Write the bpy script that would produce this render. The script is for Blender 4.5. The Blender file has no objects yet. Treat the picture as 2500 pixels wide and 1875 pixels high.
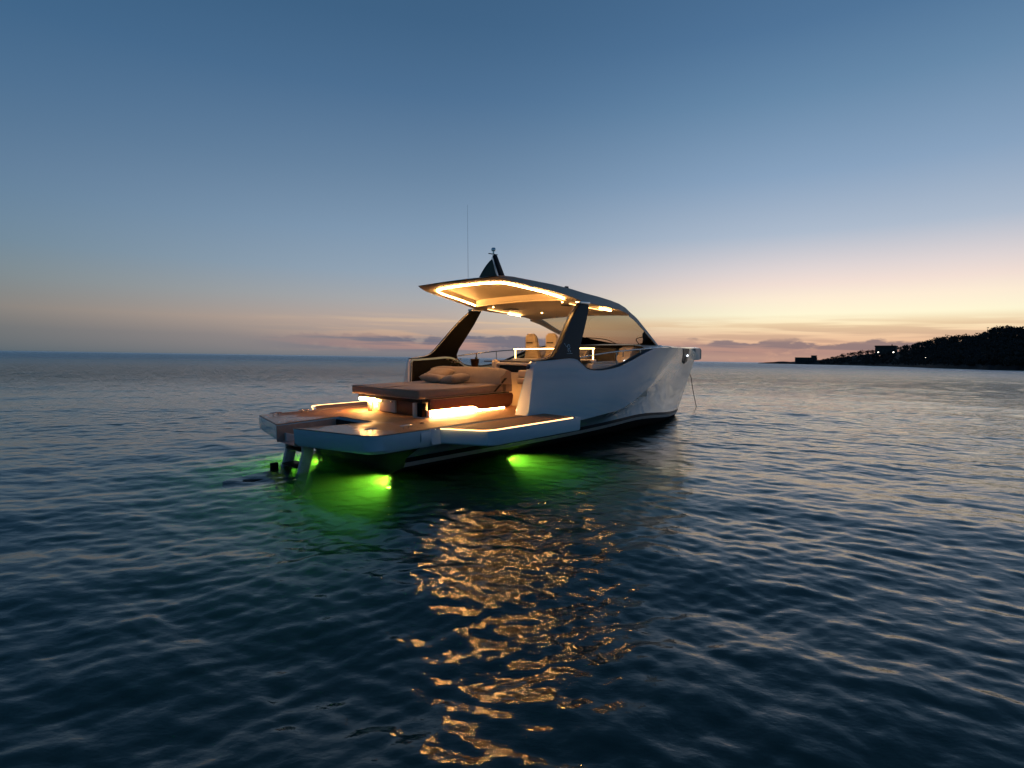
import bpy, bmesh, math, random
import numpy as np
from mathutils import Vector, Matrix
random.seed(7)
S = bpy.context.scene
COL = S.collection
PI = math.pi
R = math.radians

# ------------------------------------------------------------------ camera
FPX, IW, IH = 1362.0, 2500.0, 1875.0
ROLL, PITCH, HEAD = math.atan(0.0155), math.atan(62.1 / 1362.0), R(43.1)
cam = bpy.data.cameras.new('camera')
cam.sensor_width = 36.0
cam.lens = 36.0 * FPX / IW
cam.clip_start, cam.clip_end = 0.05, 60000.0
camo = bpy.data.objects.new('camera', cam)
COL.objects.link(camo)
camo.rotation_mode = 'XYZ'
fw = Vector((math.cos(HEAD) * math.cos(PITCH), math.sin(HEAD) * math.cos(PITCH), -math.sin(PITCH)))
rt0 = Vector((math.sin(HEAD), -math.cos(HEAD), 0.0))
up0 = rt0.cross(fw)
rt = rt0 * math.cos(ROLL) + up0 * math.sin(ROLL)
up = -rt0 * math.sin(ROLL) + up0 * math.cos(ROLL)
m = Matrix((rt, up, -fw)).transposed()
camo.matrix_world = Matrix.Translation((-4.273, -8.532, 1.85)) @ m.to_4x4()
S.camera = camo

# ------------------------------------------------------------------ colour management
S.view_settings.view_transform = 'Standard'
S.view_settings.look = 'None'
S.view_settings.exposure = 0.0
S.view_settings.gamma = 1.0
S.render.engine = 'CYCLES'
S.cycles.use_denoising = True
S.cycles.max_bounces = 6
S.cycles.glossy_bounces = 4
S.cycles.transmission_bounces = 6
S.cycles.transparent_max_bounces = 12
S.cycles.volume_bounces = 1
S.cycles.sample_clamp_indirect = 4.0
S.cycles.caustics_reflective = False
S.cycles.caustics_refractive = False


def lin(c):
    return tuple(((v / 255.0) / 12.92 if v / 255.0 <= 0.04045 else ((v / 255.0 + 0.055) / 1.055) ** 2.4) for v in c)


# ------------------------------------------------------------------ world: dusk sky
SUN_AZ = R(9.6)          # the afterglow, measured from +X towards +Y
w = bpy.data.worlds.new('World')
S.world = w
w.use_nodes = True
N = w.node_tree.nodes
L = w.node_tree.links
bg = N['Background']


def nd(t, **k):
    n = N.new(t)
    for a, b in k.items():
        setattr(n, a, b)
    return n


def mth(op, a, b=None, c=None, clamp=False):
    n = nd('ShaderNodeMath', operation=op, use_clamp=clamp)
    for i, v in enumerate((a, b, c)):
        if v is None:
            continue
        if isinstance(v, (int, float)):
            n.inputs[i].default_value = v
        else:
            L.new(v, n.inputs[i])
    return n.outputs[0]


def ramp(fac, stops, interp='LINEAR'):
    n = nd('ShaderNodeValToRGB')
    n.color_ramp.interpolation = interp
    e = n.color_ramp.elements
    while len(e) < len(stops):
        e.new(0.5)
    for i, (p, c) in enumerate(stops):
        e[i].position = p
        e[i].color = (*lin(c), 1.0)
    L.new(fac, n.inputs[0])
    return n.outputs[0]


def mixc(f, a, b, mode='MIX'):
    n = nd('ShaderNodeMix', data_type='RGBA', blend_type=mode)
    n.clamp_factor = True
    for i, v in ((0, f), (6, a), (7, b)):
        if isinstance(v, (int, float)):
            n.inputs[i].default_value = v
        elif isinstance(v, tuple):
            n.inputs[i].default_value = (*v, 1.0)
        else:
            L.new(v, n.inputs[i])
    return n.outputs[2]


tc = nd('ShaderNodeTexCoord')
nv = nd('ShaderNodeVectorMath', operation='NORMALIZE')
L.new(tc.outputs['Generated'], nv.inputs[0])
sx = nd('ShaderNodeSeparateXYZ')
L.new(nv.outputs[0], sx.inputs[0])
vx, vy, vz = sx.outputs
el = mth('MULTIPLY', mth('ARCSINE', mth('MAXIMUM', vz, 0.0)), 180.0 / PI)      # degrees
epos = mth('SQRT', mth('DIVIDE', el, 90.0))
az = mth('SUBTRACT', mth('ARCTAN2', vy, vx), SUN_AZ)
azw = mth('ABSOLUTE', mth('ARCTAN2', mth('SINE', az), mth('COSINE', az)))       # 0 at the glow, pi opposite


def stops(l):
    return [(math.sqrt(max(a, 0.0) / 90.0), c) for a, c in l]


r_sun = ramp(epos, stops([(0, (198, 150, 134)), (1.5, (226, 178, 146)), (2.6, (242, 204, 166)), (3.4, (253, 230, 188)), (4.4, (255, 247, 212)), (5.9, (254, 236, 212)),
                          (7.2, (242, 222, 211)), (8.6, (223, 212, 211)), (11.7, (174, 187, 204)), (16.7, (136, 162, 190)), (23, (102, 136, 168)), (28, (80, 116, 152)),
                          (36, (62, 97, 134)), (60, (45, 78, 116)), (90, (40, 72, 110))]))
r_mid = ramp(epos, stops([(0, (118, 122, 128)), (1.8, (158, 145, 142)), (3.4, (190, 167, 154)), (5.7, (170, 170, 172)), (8.4, (148, 165, 182)), (12.2, (130, 154, 178)),
                          (17.7, (106, 134, 162)), (24.5, (78, 112, 146)), (30, (64, 99, 133)), (38, (54, 88, 122)), (60, (43, 76, 114)), (90, (40, 72, 110))]))
r_back = ramp(epos, stops([(0, (46, 80, 94)), (2.5, (62, 92, 98)), (4.4, (72, 101, 106)), (6.6, (78, 111, 122)), (10, (76, 112, 136)),
                           (14, (70, 106, 138)), (20, (55, 97, 134)), (28, (46, 87, 124)), (50, (40, 76, 114)), (90, (40, 72, 110))]))
d1 = mth('SMOOTH_MIN', mth('DIVIDE', azw, R(46)), 1.0, 0.1)
d2 = mth('DIVIDE', mth('SUBTRACT', azw, R(38)), R(62), clamp=True)


def smooth(v, a, b):
    n = nd('ShaderNodeMapRange', interpolation_type='SMOOTHSTEP')
    L.new(v, n.inputs[0])
    n.inputs[1].default_value, n.inputs[2].default_value = a, b
    return n.outputs[0]


sky = mixc(smooth(azw, R(4), R(44)), r_sun, r_mid)
sky = mixc(smooth(azw, R(36), R(110)), sky, r_back)
# clouds low over the horizon: a cumulus bank and thin streaks
cv = nd('ShaderNodeCombineXYZ')
L.new(mth('MULTIPLY', az, 18.0), cv.inputs[0])
L.new(mth('MULTIPLY', el, 0.85), cv.inputs[1])
nz = nd('ShaderNodeTexNoise')
nz.inputs['Scale'].default_value = 0.85
nz.inputs['Detail'].default_value = 5.0
nz.inputs['Roughness'].default_value = 0.56
L.new(cv.outputs[0], nz.inputs['Vector'])
cv2 = nd('ShaderNodeCombineXYZ')
L.new(mth('MULTIPLY', az, 5.0), cv2.inputs[0])
L.new(mth('ADD', mth('MULTIPLY', el, 1.55), mth('MULTIPLY', az, -1.2)), cv2.inputs[1])
cv2.inputs[2].default_value = 4.7
nz2 = nd('ShaderNodeTexNoise')
nz2.inputs['Scale'].default_value = 1.0
nz2.inputs['Detail'].default_value = 3.0
nz2.inputs['Roughness'].default_value = 0.5
L.new(cv2.outputs[0], nz2.inputs['Vector'])
# bank: thicker the lower it stands, thinning out away from the afterglow
top = mth('ADD', 0.75, mth('MULTIPLY', nz.outputs[0], 2.6))
bank = smooth(mth('SUBTRACT', top, el), -0.05, 0.28)
bank = mth('MULTIPLY', bank, mth('SUBTRACT', 1.0, smooth(azw, R(44), R(62))))
bank = mth('MULTIPLY', bank, mth('MULTIPLY', smooth(nz.outputs[0], 0.31, 0.47), mth('ADD', 0.35, mth('MULTIPLY', 0.65, smooth(el, 0.35, 1.1)))))
c_bank = mixc(smooth(azw, R(0), R(40)), lin((134, 116, 120)), lin((110, 109, 124)))
sky = mixc(mth('MULTIPLY', bank, 0.9), sky, c_bank)
streak = mth('MULTIPLY', smooth(nz2.outputs[0], 0.43, 0.60), mth('MULTIPLY', smooth(el, 0.2, 1.2), mth('SUBTRACT', 1.0, smooth(el, 3.0, 4.6))))
streak = mth('MULTIPLY', streak, mth('SUBTRACT', 1.0, smooth(azw, R(38), R(62))))
c_str = mixc(smooth(el, 1.0, 4.0), lin((188, 146, 132)), lin((226, 194, 156)))
sky = mixc(mth('MULTIPLY', streak, 0.85), sky, c_str)
# a share of physical twilight sky
sk = nd('ShaderNodeTexSky', sky_type='NISHITA')
sk.sun_disc = False
sk.sun_elevation = R(-2.0)
sk.sun_rotation = R(90.0) - SUN_AZ
sk.ozone_density = 3.0
sky = mixc(0.03, sky, sk.outputs[0], 'ADD')
L.new(sky, bg.inputs[0])
bg.inputs[1].default_value = 1.0


# ------------------------------------------------------------------ helpers
def mat(name, base=(0.5, 0.5, 0.5), rough=0.5, metal=0.0, coat=0.0, spec=0.5, noise=None, bump=None, emit=None, estr=0.0, trans=0.0, ior=1.45, sheen=0.0):
    """Procedural principled material. noise=(scale, amount), bump=(scale, strength, distance)."""
    M = bpy.data.materials.new(name)
    M.use_nodes = True
    t = M.node_tree
    b = t.nodes['Principled BSDF']
    b.inputs['Base Color'].default_value = (*base, 1)
    b.inputs['Roughness'].default_value = rough
    b.inputs['Metallic'].default_value = metal
    b.inputs['Coat Weight'].default_value = coat
    b.inputs['Coat Roughness'].default_value = 0.04
    b.inputs['Specular IOR Level'].default_value = spec
    b.inputs['Transmission Weight'].default_value = trans
    b.inputs['IOR'].default_value = ior
    b.inputs['Sheen Weight'].default_value = sheen
    if emit:
        b.inputs['Emission Color'].default_value = (*emit, 1)
        b.inputs['Emission Strength'].default_value = estr
    co = t.nodes.new('ShaderNodeTexCoord')
    if noise:
        n = t.nodes.new('ShaderNodeTexNoise')
        n.inputs['Scale'].default_value = noise[0]
        n.inputs['Detail'].default_value = 5
        t.links.new(co.outputs['Object'], n.inputs['Vector'])
        r = t.nodes.new('ShaderNodeMapRange')
        r.inputs[1].default_value, r.inputs[2].default_value = 0.3, 0.7
        r.inputs[3].default_value, r.inputs[4].default_value = 1 - noise[1], 1 + noise[1] * 0.6
        t.links.new(n.outputs[0], r.inputs[0])
        mx = t.nodes.new('ShaderNodeMix')
        mx.data_type = 'RGBA'
        mx.blend_type = 'MULTIPLY'
        mx.inputs[0].default_value = 1
        mx.inputs[6].default_value = (*base, 1)
        t.links.new(r.outputs[0], mx.inputs[7])
        t.links.new(mx.outputs[2], b.inputs['Base Color'])
        r2 = t.nodes.new('ShaderNodeMapRange')
        r2.inputs[3].default_value, r2.inputs[4].default_value = max(rough * 0.75, 0.02), min(rough * 1.3, 1)
        t.links.new(n.outputs[0], r2.inputs[0])
        t.links.new(r2.outputs[0], b.inputs['Roughness'])
    if bump:
        n = t.nodes.new('ShaderNodeTexNoise')
        n.inputs['Scale'].default_value = bump[0]
        n.inputs['Detail'].default_value = 4
        t.links.new(co.outputs['Object'], n.inputs['Vector'])
        bp = t.nodes.new('ShaderNodeBump')
        bp.inputs['Strength'].default_value = bump[1]
        bp.inputs['Distance'].default_value = bump[2]
        t.links.new(n.outputs[0], bp.inputs['Height'])
        t.links.new(bp.outputs[0], b.inputs['Normal'])
    return M


def emis(name, col, s):
    M = bpy.data.materials.new(name)
    M.use_nodes = True
    t = M.node_tree
    t.nodes.remove(t.nodes['Principled BSDF'])
    e = t.nodes.new('ShaderNodeEmission')
    e.inputs[0].default_value = (*col, 1)
    e.inputs[1].default_value = s
    t.links.new(e.outputs[0], t.nodes['Material Output'].inputs[0])
    return M


WARM = (1.0, 0.49, 0.145)
M_gel = mat('white_gelcoat', (0.60, 0.60, 0.60), 0.25, coat=0.4, noise=(1.5, 0.05))
M_hull = mat('pale_blue_grey_hull_paint', (0.40, 0.56, 0.68), 0.22, coat=1.0, noise=(1.2, 0.06))
M_gelin = mat('cream_gelcoat', (0.62, 0.56, 0.48), 0.3, coat=0.3, noise=(2, 0.05))
M_navy = mat('navy_satin_panel', (0.006, 0.009, 0.016), 0.32, spec=0.22, noise=(3, 0.2))
M_black = mat('black_lacquer', (0.003, 0.003, 0.003), 0.42, spec=0.10, noise=(3, 0.2))
M_bottom = mat('black_antifouling', (0.004, 0.004, 0.005), 0.7, noise=(4, 0.3))
M_boot = mat('dark_boot_stripe', (0.008, 0.010, 0.016), 0.35, spec=0.25, noise=(4, 0.2))
M_stripe = mat('pale_waterline_stripe', (0.34, 0.33, 0.32), 0.4, noise=(6, 0.15))
M_rubber = mat('black_gasket', (0.012, 0.011, 0.010), 0.6, noise=(20, 0.2))
M_fab = mat('taupe_outdoor_fabric', (0.30, 0.222, 0.152), 0.9, noise=(9, 0.09), bump=(420, 0.5, 0.003), sheen=0.25)
M_fab2 = mat('sand_pillow_fabric', (0.34, 0.25, 0.17), 0.92, noise=(12, 0.12), bump=(420, 0.6, 0.003), sheen=0.25)
M_leather = mat('brown_leather', (0.17, 0.058, 0.026), 0.42, noise=(10, 0.18), bump=(130, 0.35, 0.004))
M_cream = mat('cream_upholstery', (0.62, 0.50, 0.35), 0.55, noise=(7, 0.06), bump=(160, 0.25, 0.003))
M_steel = mat('polished_steel', (0.62, 0.62, 0.62), 0.16, metal=1.0, noise=(12, 0.1))
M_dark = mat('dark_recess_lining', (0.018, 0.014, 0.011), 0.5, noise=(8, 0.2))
M_bronze = mat('bronze_wine_cooler', (0.13, 0.06, 0.03), 0.3, metal=0.6, noise=(14, 0.25))
M_bottle = mat('dark_green_bottle_glass', (0.01, 0.02, 0.008), 0.1, coat=0.5, noise=(10, 0.2))
M_led = emis('warm_led_strip', WARM, 115.0)
M_led2 = emis('warm_side_lamp', WARM, 80.0)
M_led3 = emis('warm_trim_line', WARM, 7.0)
M_ledp = emis('warm_led_glow', WARM, 200.0)
M_leds = emis('warm_deck_strip', (1.0, 0.52, 0.19), 5.0)
M_uw = emis('underwater_lens', (0.5, 1.0, 0.08), 0.9)
M_nav = emis('white_navigation_bulb', (0.85, 0.92, 1.0), 4.0)
M_phone = emis('blue_lit_display', (0.12, 0.2, 1.0), 1.6)
M_house_l = emis('lit_house_lamp', (1.0, 0.9, 0.75), 6.0)


def glassmat(name, tint, rough=0.02):
    M = bpy.data.materials.new(name)
    M.use_nodes = True
    t = M.node_tree
    t.nodes.remove(t.nodes['Principled BSDF'])
    tr = t.nodes.new('ShaderNodeBsdfTransparent')
    tr.inputs[0].default_value = (*tint, 1)
    g = t.nodes.new('ShaderNodeBsdfGlossy')
    g.inputs['Roughness'].default_value = rough
    f = t.nodes.new('ShaderNodeLayerWeight')
    pw = t.nodes.new('ShaderNodeMath')
    pw.operation = 'POWER'
    t.links.new(f.outputs['Facing'], pw.inputs[0])
    pw.inputs[1].default_value = 4.0
    mr = t.nodes.new('ShaderNodeMapRange')
    t.links.new(pw.outputs[0], mr.inputs[0])
    mr.inputs[3].default_value, mr.inputs[4].default_value = 0.04, 0.9
    x = t.nodes.new('ShaderNodeMixShader')
    t.links.new(mr.outputs[0], x.inputs[0])
    t.links.new(tr.outputs[0], x.inputs[1])
    t.links.new(g.outputs[0], x.inputs[2])
    t.links.new(x.outputs[0], t.nodes['Material Output'].inputs[0])
    return M


M_screen = glassmat('tinted_windscreen_glass', (0.64, 0.555, 0.43))
M_glass = glassmat('clear_guard_glass', (0.86, 0.84, 0.80))


def teak():
    M = bpy.data.materials.new('wet_teak_decking')
    M.use_nodes = True
    t = M.node_tree
    b = t.nodes['Principled BSDF']
    co = t.nodes.new('ShaderNodeTexCoord')
    # caulked seams every 5.5 cm across the boat
    mp = t.nodes.new('ShaderNodeSeparateXYZ')
    t.links.new(co.outputs['Object'], mp.inputs[0])

    def mm(op, a, bb=None):
        n = t.nodes.new('ShaderNodeMath')
        n.operation = op
        for i, v in enumerate((a, bb)):
            if v is None:
                continue
            if isinstance(v, (int, float)):
                n.inputs[i].default_value = v
            else:
                t.links.new(v, n.inputs[i])
        return n.outputs[0]
    fr = mm('FRACT', mm('DIVIDE', mp.outputs[1], 0.075))
    seam = mm('GREATER_THAN', mm('ABSOLUTE', mm('SUBTRACT', fr, 0.5)), 0.44)
    n1 = t.nodes.new('ShaderNodeTexNoise')
    mpp = t.nodes.new('ShaderNodeMapping')
    mpp.inputs['Scale'].default_value = (2.0, 40.0, 8.0)
    t.links.new(co.outputs['Object'], mpp.inputs[0])
    t.links.new(mpp.outputs[0], n1.inputs['Vector'])
    n1.inputs['Detail'].default_value = 6
    cr = t.nodes.new('ShaderNodeValToRGB')
    cr.color_ramp.elements[0].color = (0.19, 0.088, 0.038, 1)
    cr.color_ramp.elements[1].color = (0.44, 0.235, 0.115, 1)
    t.links.new(n1.outputs[0], cr.inputs[0])
    mx = t.nodes.new('ShaderNodeMix')
    mx.data_type = 'RGBA'
    t.links.new(mm('MULTIPLY', seam, 0.7), mx.inputs[0])
    t.links.new(cr.outputs[0], mx.inputs[6])
    mx.inputs[7].default_value = (0.02, 0.015, 0.012, 1)
    t.links.new(mx.outputs[2], b.inputs['Base Color'])
    # wet patches towards the stern dry out forward
    n2 = t.nodes.new('ShaderNodeTexNoise')
    n2.inputs['Scale'].default_value = 1.7
    n2.inputs['Detail'].default_value = 3
    t.links.new(co.outputs['Object'], n2.inputs['Vector'])
    wet = t.nodes.new('ShaderNodeMapRange')
    wet.interpolation_type = 'SMOOTHSTEP'
    t.links.new(mm('ADD', mm('MULTIPLY', mp.outputs[0], -0.22), n2.outputs[0]), wet.inputs[0])
    wet.inputs[1].default_value, wet.inputs[2].default_value = 0.30, 0.48
    wet.inputs[3].default_value, wet.inputs[4].default_value = 0.7, 0.26
    t.links.new(wet.outputs[0], b.inputs['Roughness'])
    b.inputs['Specular IOR Level'].default_value = 0.18
    bp = t.nodes.new('ShaderNodeBump')
    bp.inputs['Strength'].default_value = 0.12
    bp.inputs['Distance'].default_value = 0.003
    t.links.new(n1.outputs[0], bp.inputs['Height'])
    t.links.new(bp.outputs[0], b.inputs['Normal'])
    return M


M_teak = teak()


def link(name, me, m=None, parent=None, smooth=False, auto=None):
    o = bpy.data.objects.new(name, me)
    COL.objects.link(o)
    if m is not None and not me.materials:
        me.materials.append(m)
    if parent is not None:
        o.parent = parent
    if smooth:
        me.polygons.foreach_set('use_smooth', [True] * len(me.polygons))
        if auto:
            sharp_edges(me, auto)
    return o


def sharp_edges(me, deg):
    bm = bmesh.new()
    bm.from_mesh(me)
    a = R(deg)
    for e in bm.edges:
        if len(e.link_faces) == 2 and e.calc_face_angle(0) > a:
            e.smooth = False
    bm.to_mesh(me)
    bm.free()


def raw(name, verts, faces, m, parent=None, smooth=False, auto=None):
    me = bpy.data.meshes.new(name)
    me.from_pydata([tuple(v) for v in verts], [], faces)
    bm = bmesh.new()
    bm.from_mesh(me)
    bmesh.ops.recalc_face_normals(bm, faces=bm.faces)
    bm.to_mesh(me)
    bm.free()
    return link(name, me, m, parent, smooth, auto)


def frombm(name, bm, m, parent=None, smooth=False, auto=None):
    bmesh.ops.recalc_face_normals(bm, faces=bm.faces)
    me = bpy.data.meshes.new(name)
    bm.to_mesh(me)
    bm.free()
    return link(name, me, m, parent, smooth, auto)


def addbox(bm, x0, x1, y0, y1, z0, z1, bev=0.0, seg=2):
    r = bmesh.ops.create_cube(bm, size=1.0)
    vs = r['verts']
    for v in vs:
        v.co = Vector(((x0 + x1) / 2 + v.co.x * (x1 - x0), (y0 + y1) / 2 + v.co.y * (y1 - y0), (z0 + z1) / 2 + v.co.z * (z1 - z0)))
    if bev > 0:
        es = list({e for v in vs for e in v.link_edges})
        bmesh.ops.bevel(bm, geom=es, offset=bev, segments=seg, affect='EDGES', profile=0.5)


def box(name, x0, x1, y0, y1, z0, z1, m, parent=None, bev=0.01, seg=2):
    bm = bmesh.new()
    addbox(bm, x0, x1, y0, y1, z0, z1, bev, seg)
    return frombm(name, bm, m, parent, True, 40)


def prism(name, poly, axis, a, b, m, parent=None, bev=0.0, seg=2, smooth=True):
    """poly of 2-D points extruded between a and b along axis 'x', 'y' or 'z'."""
    bm = bmesh.new()

    def P(p, t):
        return {'x': (t, p[0], p[1]), 'y': (p[0], t, p[1]), 'z': (p[0], p[1], t)}[axis]
    va = [bm.verts.new(P(p, a)) for p in poly]
    vb = [bm.verts.new(P(p, b)) for p in poly]
    n = len(poly)
    bm.faces.new(va)
    bm.faces.new(list(reversed(vb)))
    for i in range(n):
        bm.faces.new((va[i], vb[i], vb[(i + 1) % n], va[(i + 1) % n]))
    bmesh.ops.recalc_face_normals(bm, faces=bm.faces)
    if bev > 0:
        bmesh.ops.bevel(bm, geom=list(bm.edges), offset=bev, segments=seg, affect='EDGES', profile=0.5)
    bmesh.ops.triangulate(bm, faces=[f for f in bm.faces if len(f.verts) > 4])
    return frombm(name, bm, m, parent, smooth, 35)


def spline(pts, n, closed=False):
    """Catmull-Rom through 3-D points."""
    P = [Vector(p) for p in pts]
    out = []
    k = len(P)
    segs = k if closed else k - 1
    for i in range(segs):
        p0 = P[(i - 1) % k] if closed or i > 0 else P[0] * 2 - P[1]
        p1, p2 = P[i % k], P[(i + 1) % k]
        p3 = P[(i + 2) % k] if closed or i + 2 < k else P[-1] * 2 - P[-2]
        for j in range(n):
            t = j / n
            out.append(0.5 * ((2 * p1) + (p2 - p0) * t + (2 * p0 - 5 * p1 + 4 * p2 - p3) * t * t + (3 * p1 - p0 - 3 * p2 + p3) * t ** 3))
    if not closed:
        out.append(P[-1])
    return out


def tube(name, pts, r, m, parent=None, seg=8, closed=False, taper=None, bm=None):
    own = bm is None
    if own:
        bm = bmesh.new()
    P = [Vector(p) for p in pts]
    n = len(P)
    rings = []
    ref = None
    for i, p in enumerate(P):
        if closed:
            d = P[(i + 1) % n] - P[i - 1]
        else:
            d = P[min(i + 1, n - 1)] - P[max(i - 1, 0)]
        d.normalize()
        if ref is None:
            ref = Vector((0, 0, 1)) if abs(d.z) < 0.9 else Vector((1, 0, 0))
        u = (ref - d * ref.dot(d)).normalized()
        ref = u
        v = d.cross(u)
        rr = r if taper is None else r * (1 + (taper - 1) * i / (n - 1))
        rings.append([bm.verts.new(p + (u * math.cos(2 * PI * k / seg) + v * math.sin(2 * PI * k / seg)) * rr) for k in range(seg)])
    for i in range(n if closed else n - 1):
        a, b = rings[i], rings[(i + 1) % n]
        for k in range(seg):
            bm.faces.new((a[k], a[(k + 1) % seg], b[(k + 1) % seg], b[k]))
    if not closed:
        bm.faces.new(list(reversed(rings[0])))
        bm.faces.new(rings[-1])
    if own:
        return frombm(name, bm, m, parent, True, 50)


def lathe(name, prof, c, m, parent=None, seg=20):
    """prof: (radius, z) from bottom to top about a vertical axis at c."""
    V, F = [], []
    for r, z in prof:
        for k in range(seg):
            a = 2 * PI * k / seg
            V.append((c[0] + r * math.cos(a), c[1] + r * math.sin(a), c[2] + z))
    for i in range(len(prof) - 1):
        for k in range(seg):
            F.append((i * seg + k, i * seg + (k + 1) % seg, (i + 1) * seg + (k + 1) % seg, (i + 1) * seg + k))
    F.append(tuple(range(seg - 1, -1, -1)))
    F.append(tuple((len(prof) - 1) * seg + k for k in range(seg)))
    return raw(name, V, F, m, parent, True, 45)


def loft(name, rows, m, parent=None, closed_row=False, caps=False, smooth=True, auto=40):
    V = [v for r in rows for v in r]
    k = len(rows[0])
    F = []
    for i in range(len(rows) - 1):
        for j in range(k if closed_row else k - 1):
            a, b = i * k + j, i * k + (j + 1) % k
            F.append((a, b, b + k, a + k))
    if caps:
        F.append(tuple(range(k)))
        F.append(tuple((len(rows) - 1) * k + j for j in range(k - 1, -1, -1)))
    return raw(name, V, F, m, parent, smooth, auto)


def empty(name, loc=(0, 0, 0), label=None, cat=None, group=None, parent=None):
    o = bpy.data.objects.new(name, None)
    COL.objects.link(o)
    o.location = loc
    o.empty_display_size = 0.2
    if parent is not None:
        o.parent = parent
    if label:
        tag(o, label, cat, group)
    return o


def tag(o, label=None, cat=None, group=None, kind=None):
    for k, v in (('label', label), ('category', cat), ('group', group), ('kind', kind)):
        if v:
            o[k] = v
    return o


def interp(x, tab):
    return float(np.interp(x, [t[0] for t in tab], [t[1] for t in tab]))


TRIM = R(1.645)


def on_board(p):
    """Boat frame to world (the yacht sits slightly bow-up)."""
    return Vector((p[0] * math.cos(TRIM) - p[2] * math.sin(TRIM), p[1], p[0] * math.sin(TRIM) + p[2] * math.cos(TRIM)))

# ------------------------------------------------------------------ sea
CX, CY = -4.27, -8.53        # finest tessellation where the near water is
rad = [0.9]
while rad[-1] < 26000.0:
    d = rad[-1]
    rad.append(d + (max(0.022, 0.0050 * d) if d < 420 else 0.06 * d))
rad = np.array(rad)
HALF = R(66)
ang = np.concatenate([np.linspace(-HALF, HALF, 660), np.linspace(HALF, 2 * PI - HALF, 90)[1:-1]]) + R(43.1)
dth = np.gradient(np.concatenate([ang[-1:] - 2 * PI, ang, ang[:1] + 2 * PI]))[1:-1]
X = CX + rad[:, None] * np.cos(ang)[None, :]
Y = CY + rad[:, None] * np.sin(ang)[None, :]
SP = np.maximum(np.gradient(rad)[:, None], 0.6 * rad[:, None] * dth[None, :])
rng = np.random.default_rng(11)
Z = np.zeros_like(X)
fine_cov = np.clip((0.9 / SP - 3.0) / 3.0, 0, 1)
chop_cov = np.clip((0.26 / SP - 3.0) / 3.0, 0, 1)
WDIR = R(43.1 + 180.0)


def add_waves(n, l0, l1, slope, spread, off=0.0):
    global Z
    for i in range(n):
        lam = l0 * (l1 / l0) ** ((i + rng.random()) / n)
        th = WDIR + off + rng.normal() * spread
        k = 2 * PI / lam
        a = slope * math.sqrt(2.0 / n) / k
        ph = rng.random() * 2 * PI
        wgt = np.clip((lam / SP - 3.0) / 3.0, 0, 1)
        arg = k * (X * math.cos(th) + Y * math.sin(th)) + ph
        s = np.sin(arg)
        Z += wgt * a * (s + 0.16 * np.cos(2 * arg))


# two crossing trains of small wind waves over a faint old swell
A1, A2 = R(6) - WDIR, R(76) - WDIR
add_waves(8, 12.0, 34.0, 0.014, R(18))
add_waves(5, 4.0, 11.0, 0.015, R(14), A1)
add_waves(5, 4.0, 11.0, 0.015, R(14), A2)
add_waves(12, 1.2, 3.6, 0.022, R(17), A1)
add_waves(12, 1.2, 3.6, 0.022, R(17), A2)
add_waves(20, 0.38, 1.0, 0.034, R(15), A1)
add_waves(18, 0.38, 1.0, 0.028, R(18), A2)
add_waves(38, 0.11, 0.34, 0.056, R(26), A1)
add_waves(38, 0.11, 0.34, 0.056, R(26), A2)
nr, na = X.shape
V = np.stack([X, Y, Z], -1).reshape(-1, 3)
idx = np.arange(nr * na).reshape(nr, na)
nxt = np.roll(idx, -1, axis=1)
q = np.stack([idx[:-1], idx[1:], nxt[1:], nxt[:-1]], -1).reshape(-1, 4)
rim = idx[-1]
inner = idx[0]
DEEP = -14.0
low = V[rim].copy()
low[:, 2] = DEEP
nb = na
V = np.concatenate([V, low])
li = nr * na + np.arange(nb)
sk_q = np.stack([rim, li, np.roll(li, -1), np.roll(rim, -1)], -1)
faces4 = np.concatenate([q, sk_q])
me = bpy.data.meshes.new('sea')
me.vertices.add(len(V))
me.vertices.foreach_set('co', V.astype(np.float32).ravel())
nq = len(faces4)
me.loops.add(nq * 4 + 2 * nb)
me.polygons.add(nq + 2)
me.loops.foreach_set('vertex_index', np.concatenate([faces4.ravel(), li[::-1], inner]).astype(np.int32))
ls = np.concatenate([np.arange(nq) * 4, [nq * 4, nq * 4 + nb]]).astype(np.int32)
me.polygons.foreach_set('loop_start', ls)
me.polygons.foreach_set('use_smooth', np.concatenate([np.ones(len(q)), np.zeros(nb + 2)]).astype(bool))
me.update(calc_edges=True)
me.validate()
at = me.attributes.new('ripple', 'FLOAT', 'POINT')
at.data.foreach_set('value', np.concatenate([1.0 - fine_cov.ravel(), np.ones(nb)]).astype(np.float32))
unres = np.clip((np.log(rad) - math.log(45.0)) / (math.log(420.0) - math.log(45.0)), 0, 1)
unres = np.repeat(unres * unres * (3 - 2 * unres), na)      # waves finer than the mesh turn into gloss loss
at = me.attributes.new('unresolved', 'FLOAT', 'POINT')
at.data.foreach_set('value', np.concatenate([unres, np.ones(nb)]).astype(np.float32))
at = me.attributes.new('chop', 'FLOAT', 'POINT')
at.data.foreach_set('value', np.concatenate([1.0 - chop_cov.ravel(), np.ones(nb)]).astype(np.float32))

MW = bpy.data.materials.new('clear_sea_water')
MW.use_nodes = True
t = MW.node_tree
t.nodes.remove(t.nodes['Principled BSDF'])
out = t.nodes['Material Output']
geo = t.nodes.new('ShaderNodeNewGeometry')


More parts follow.
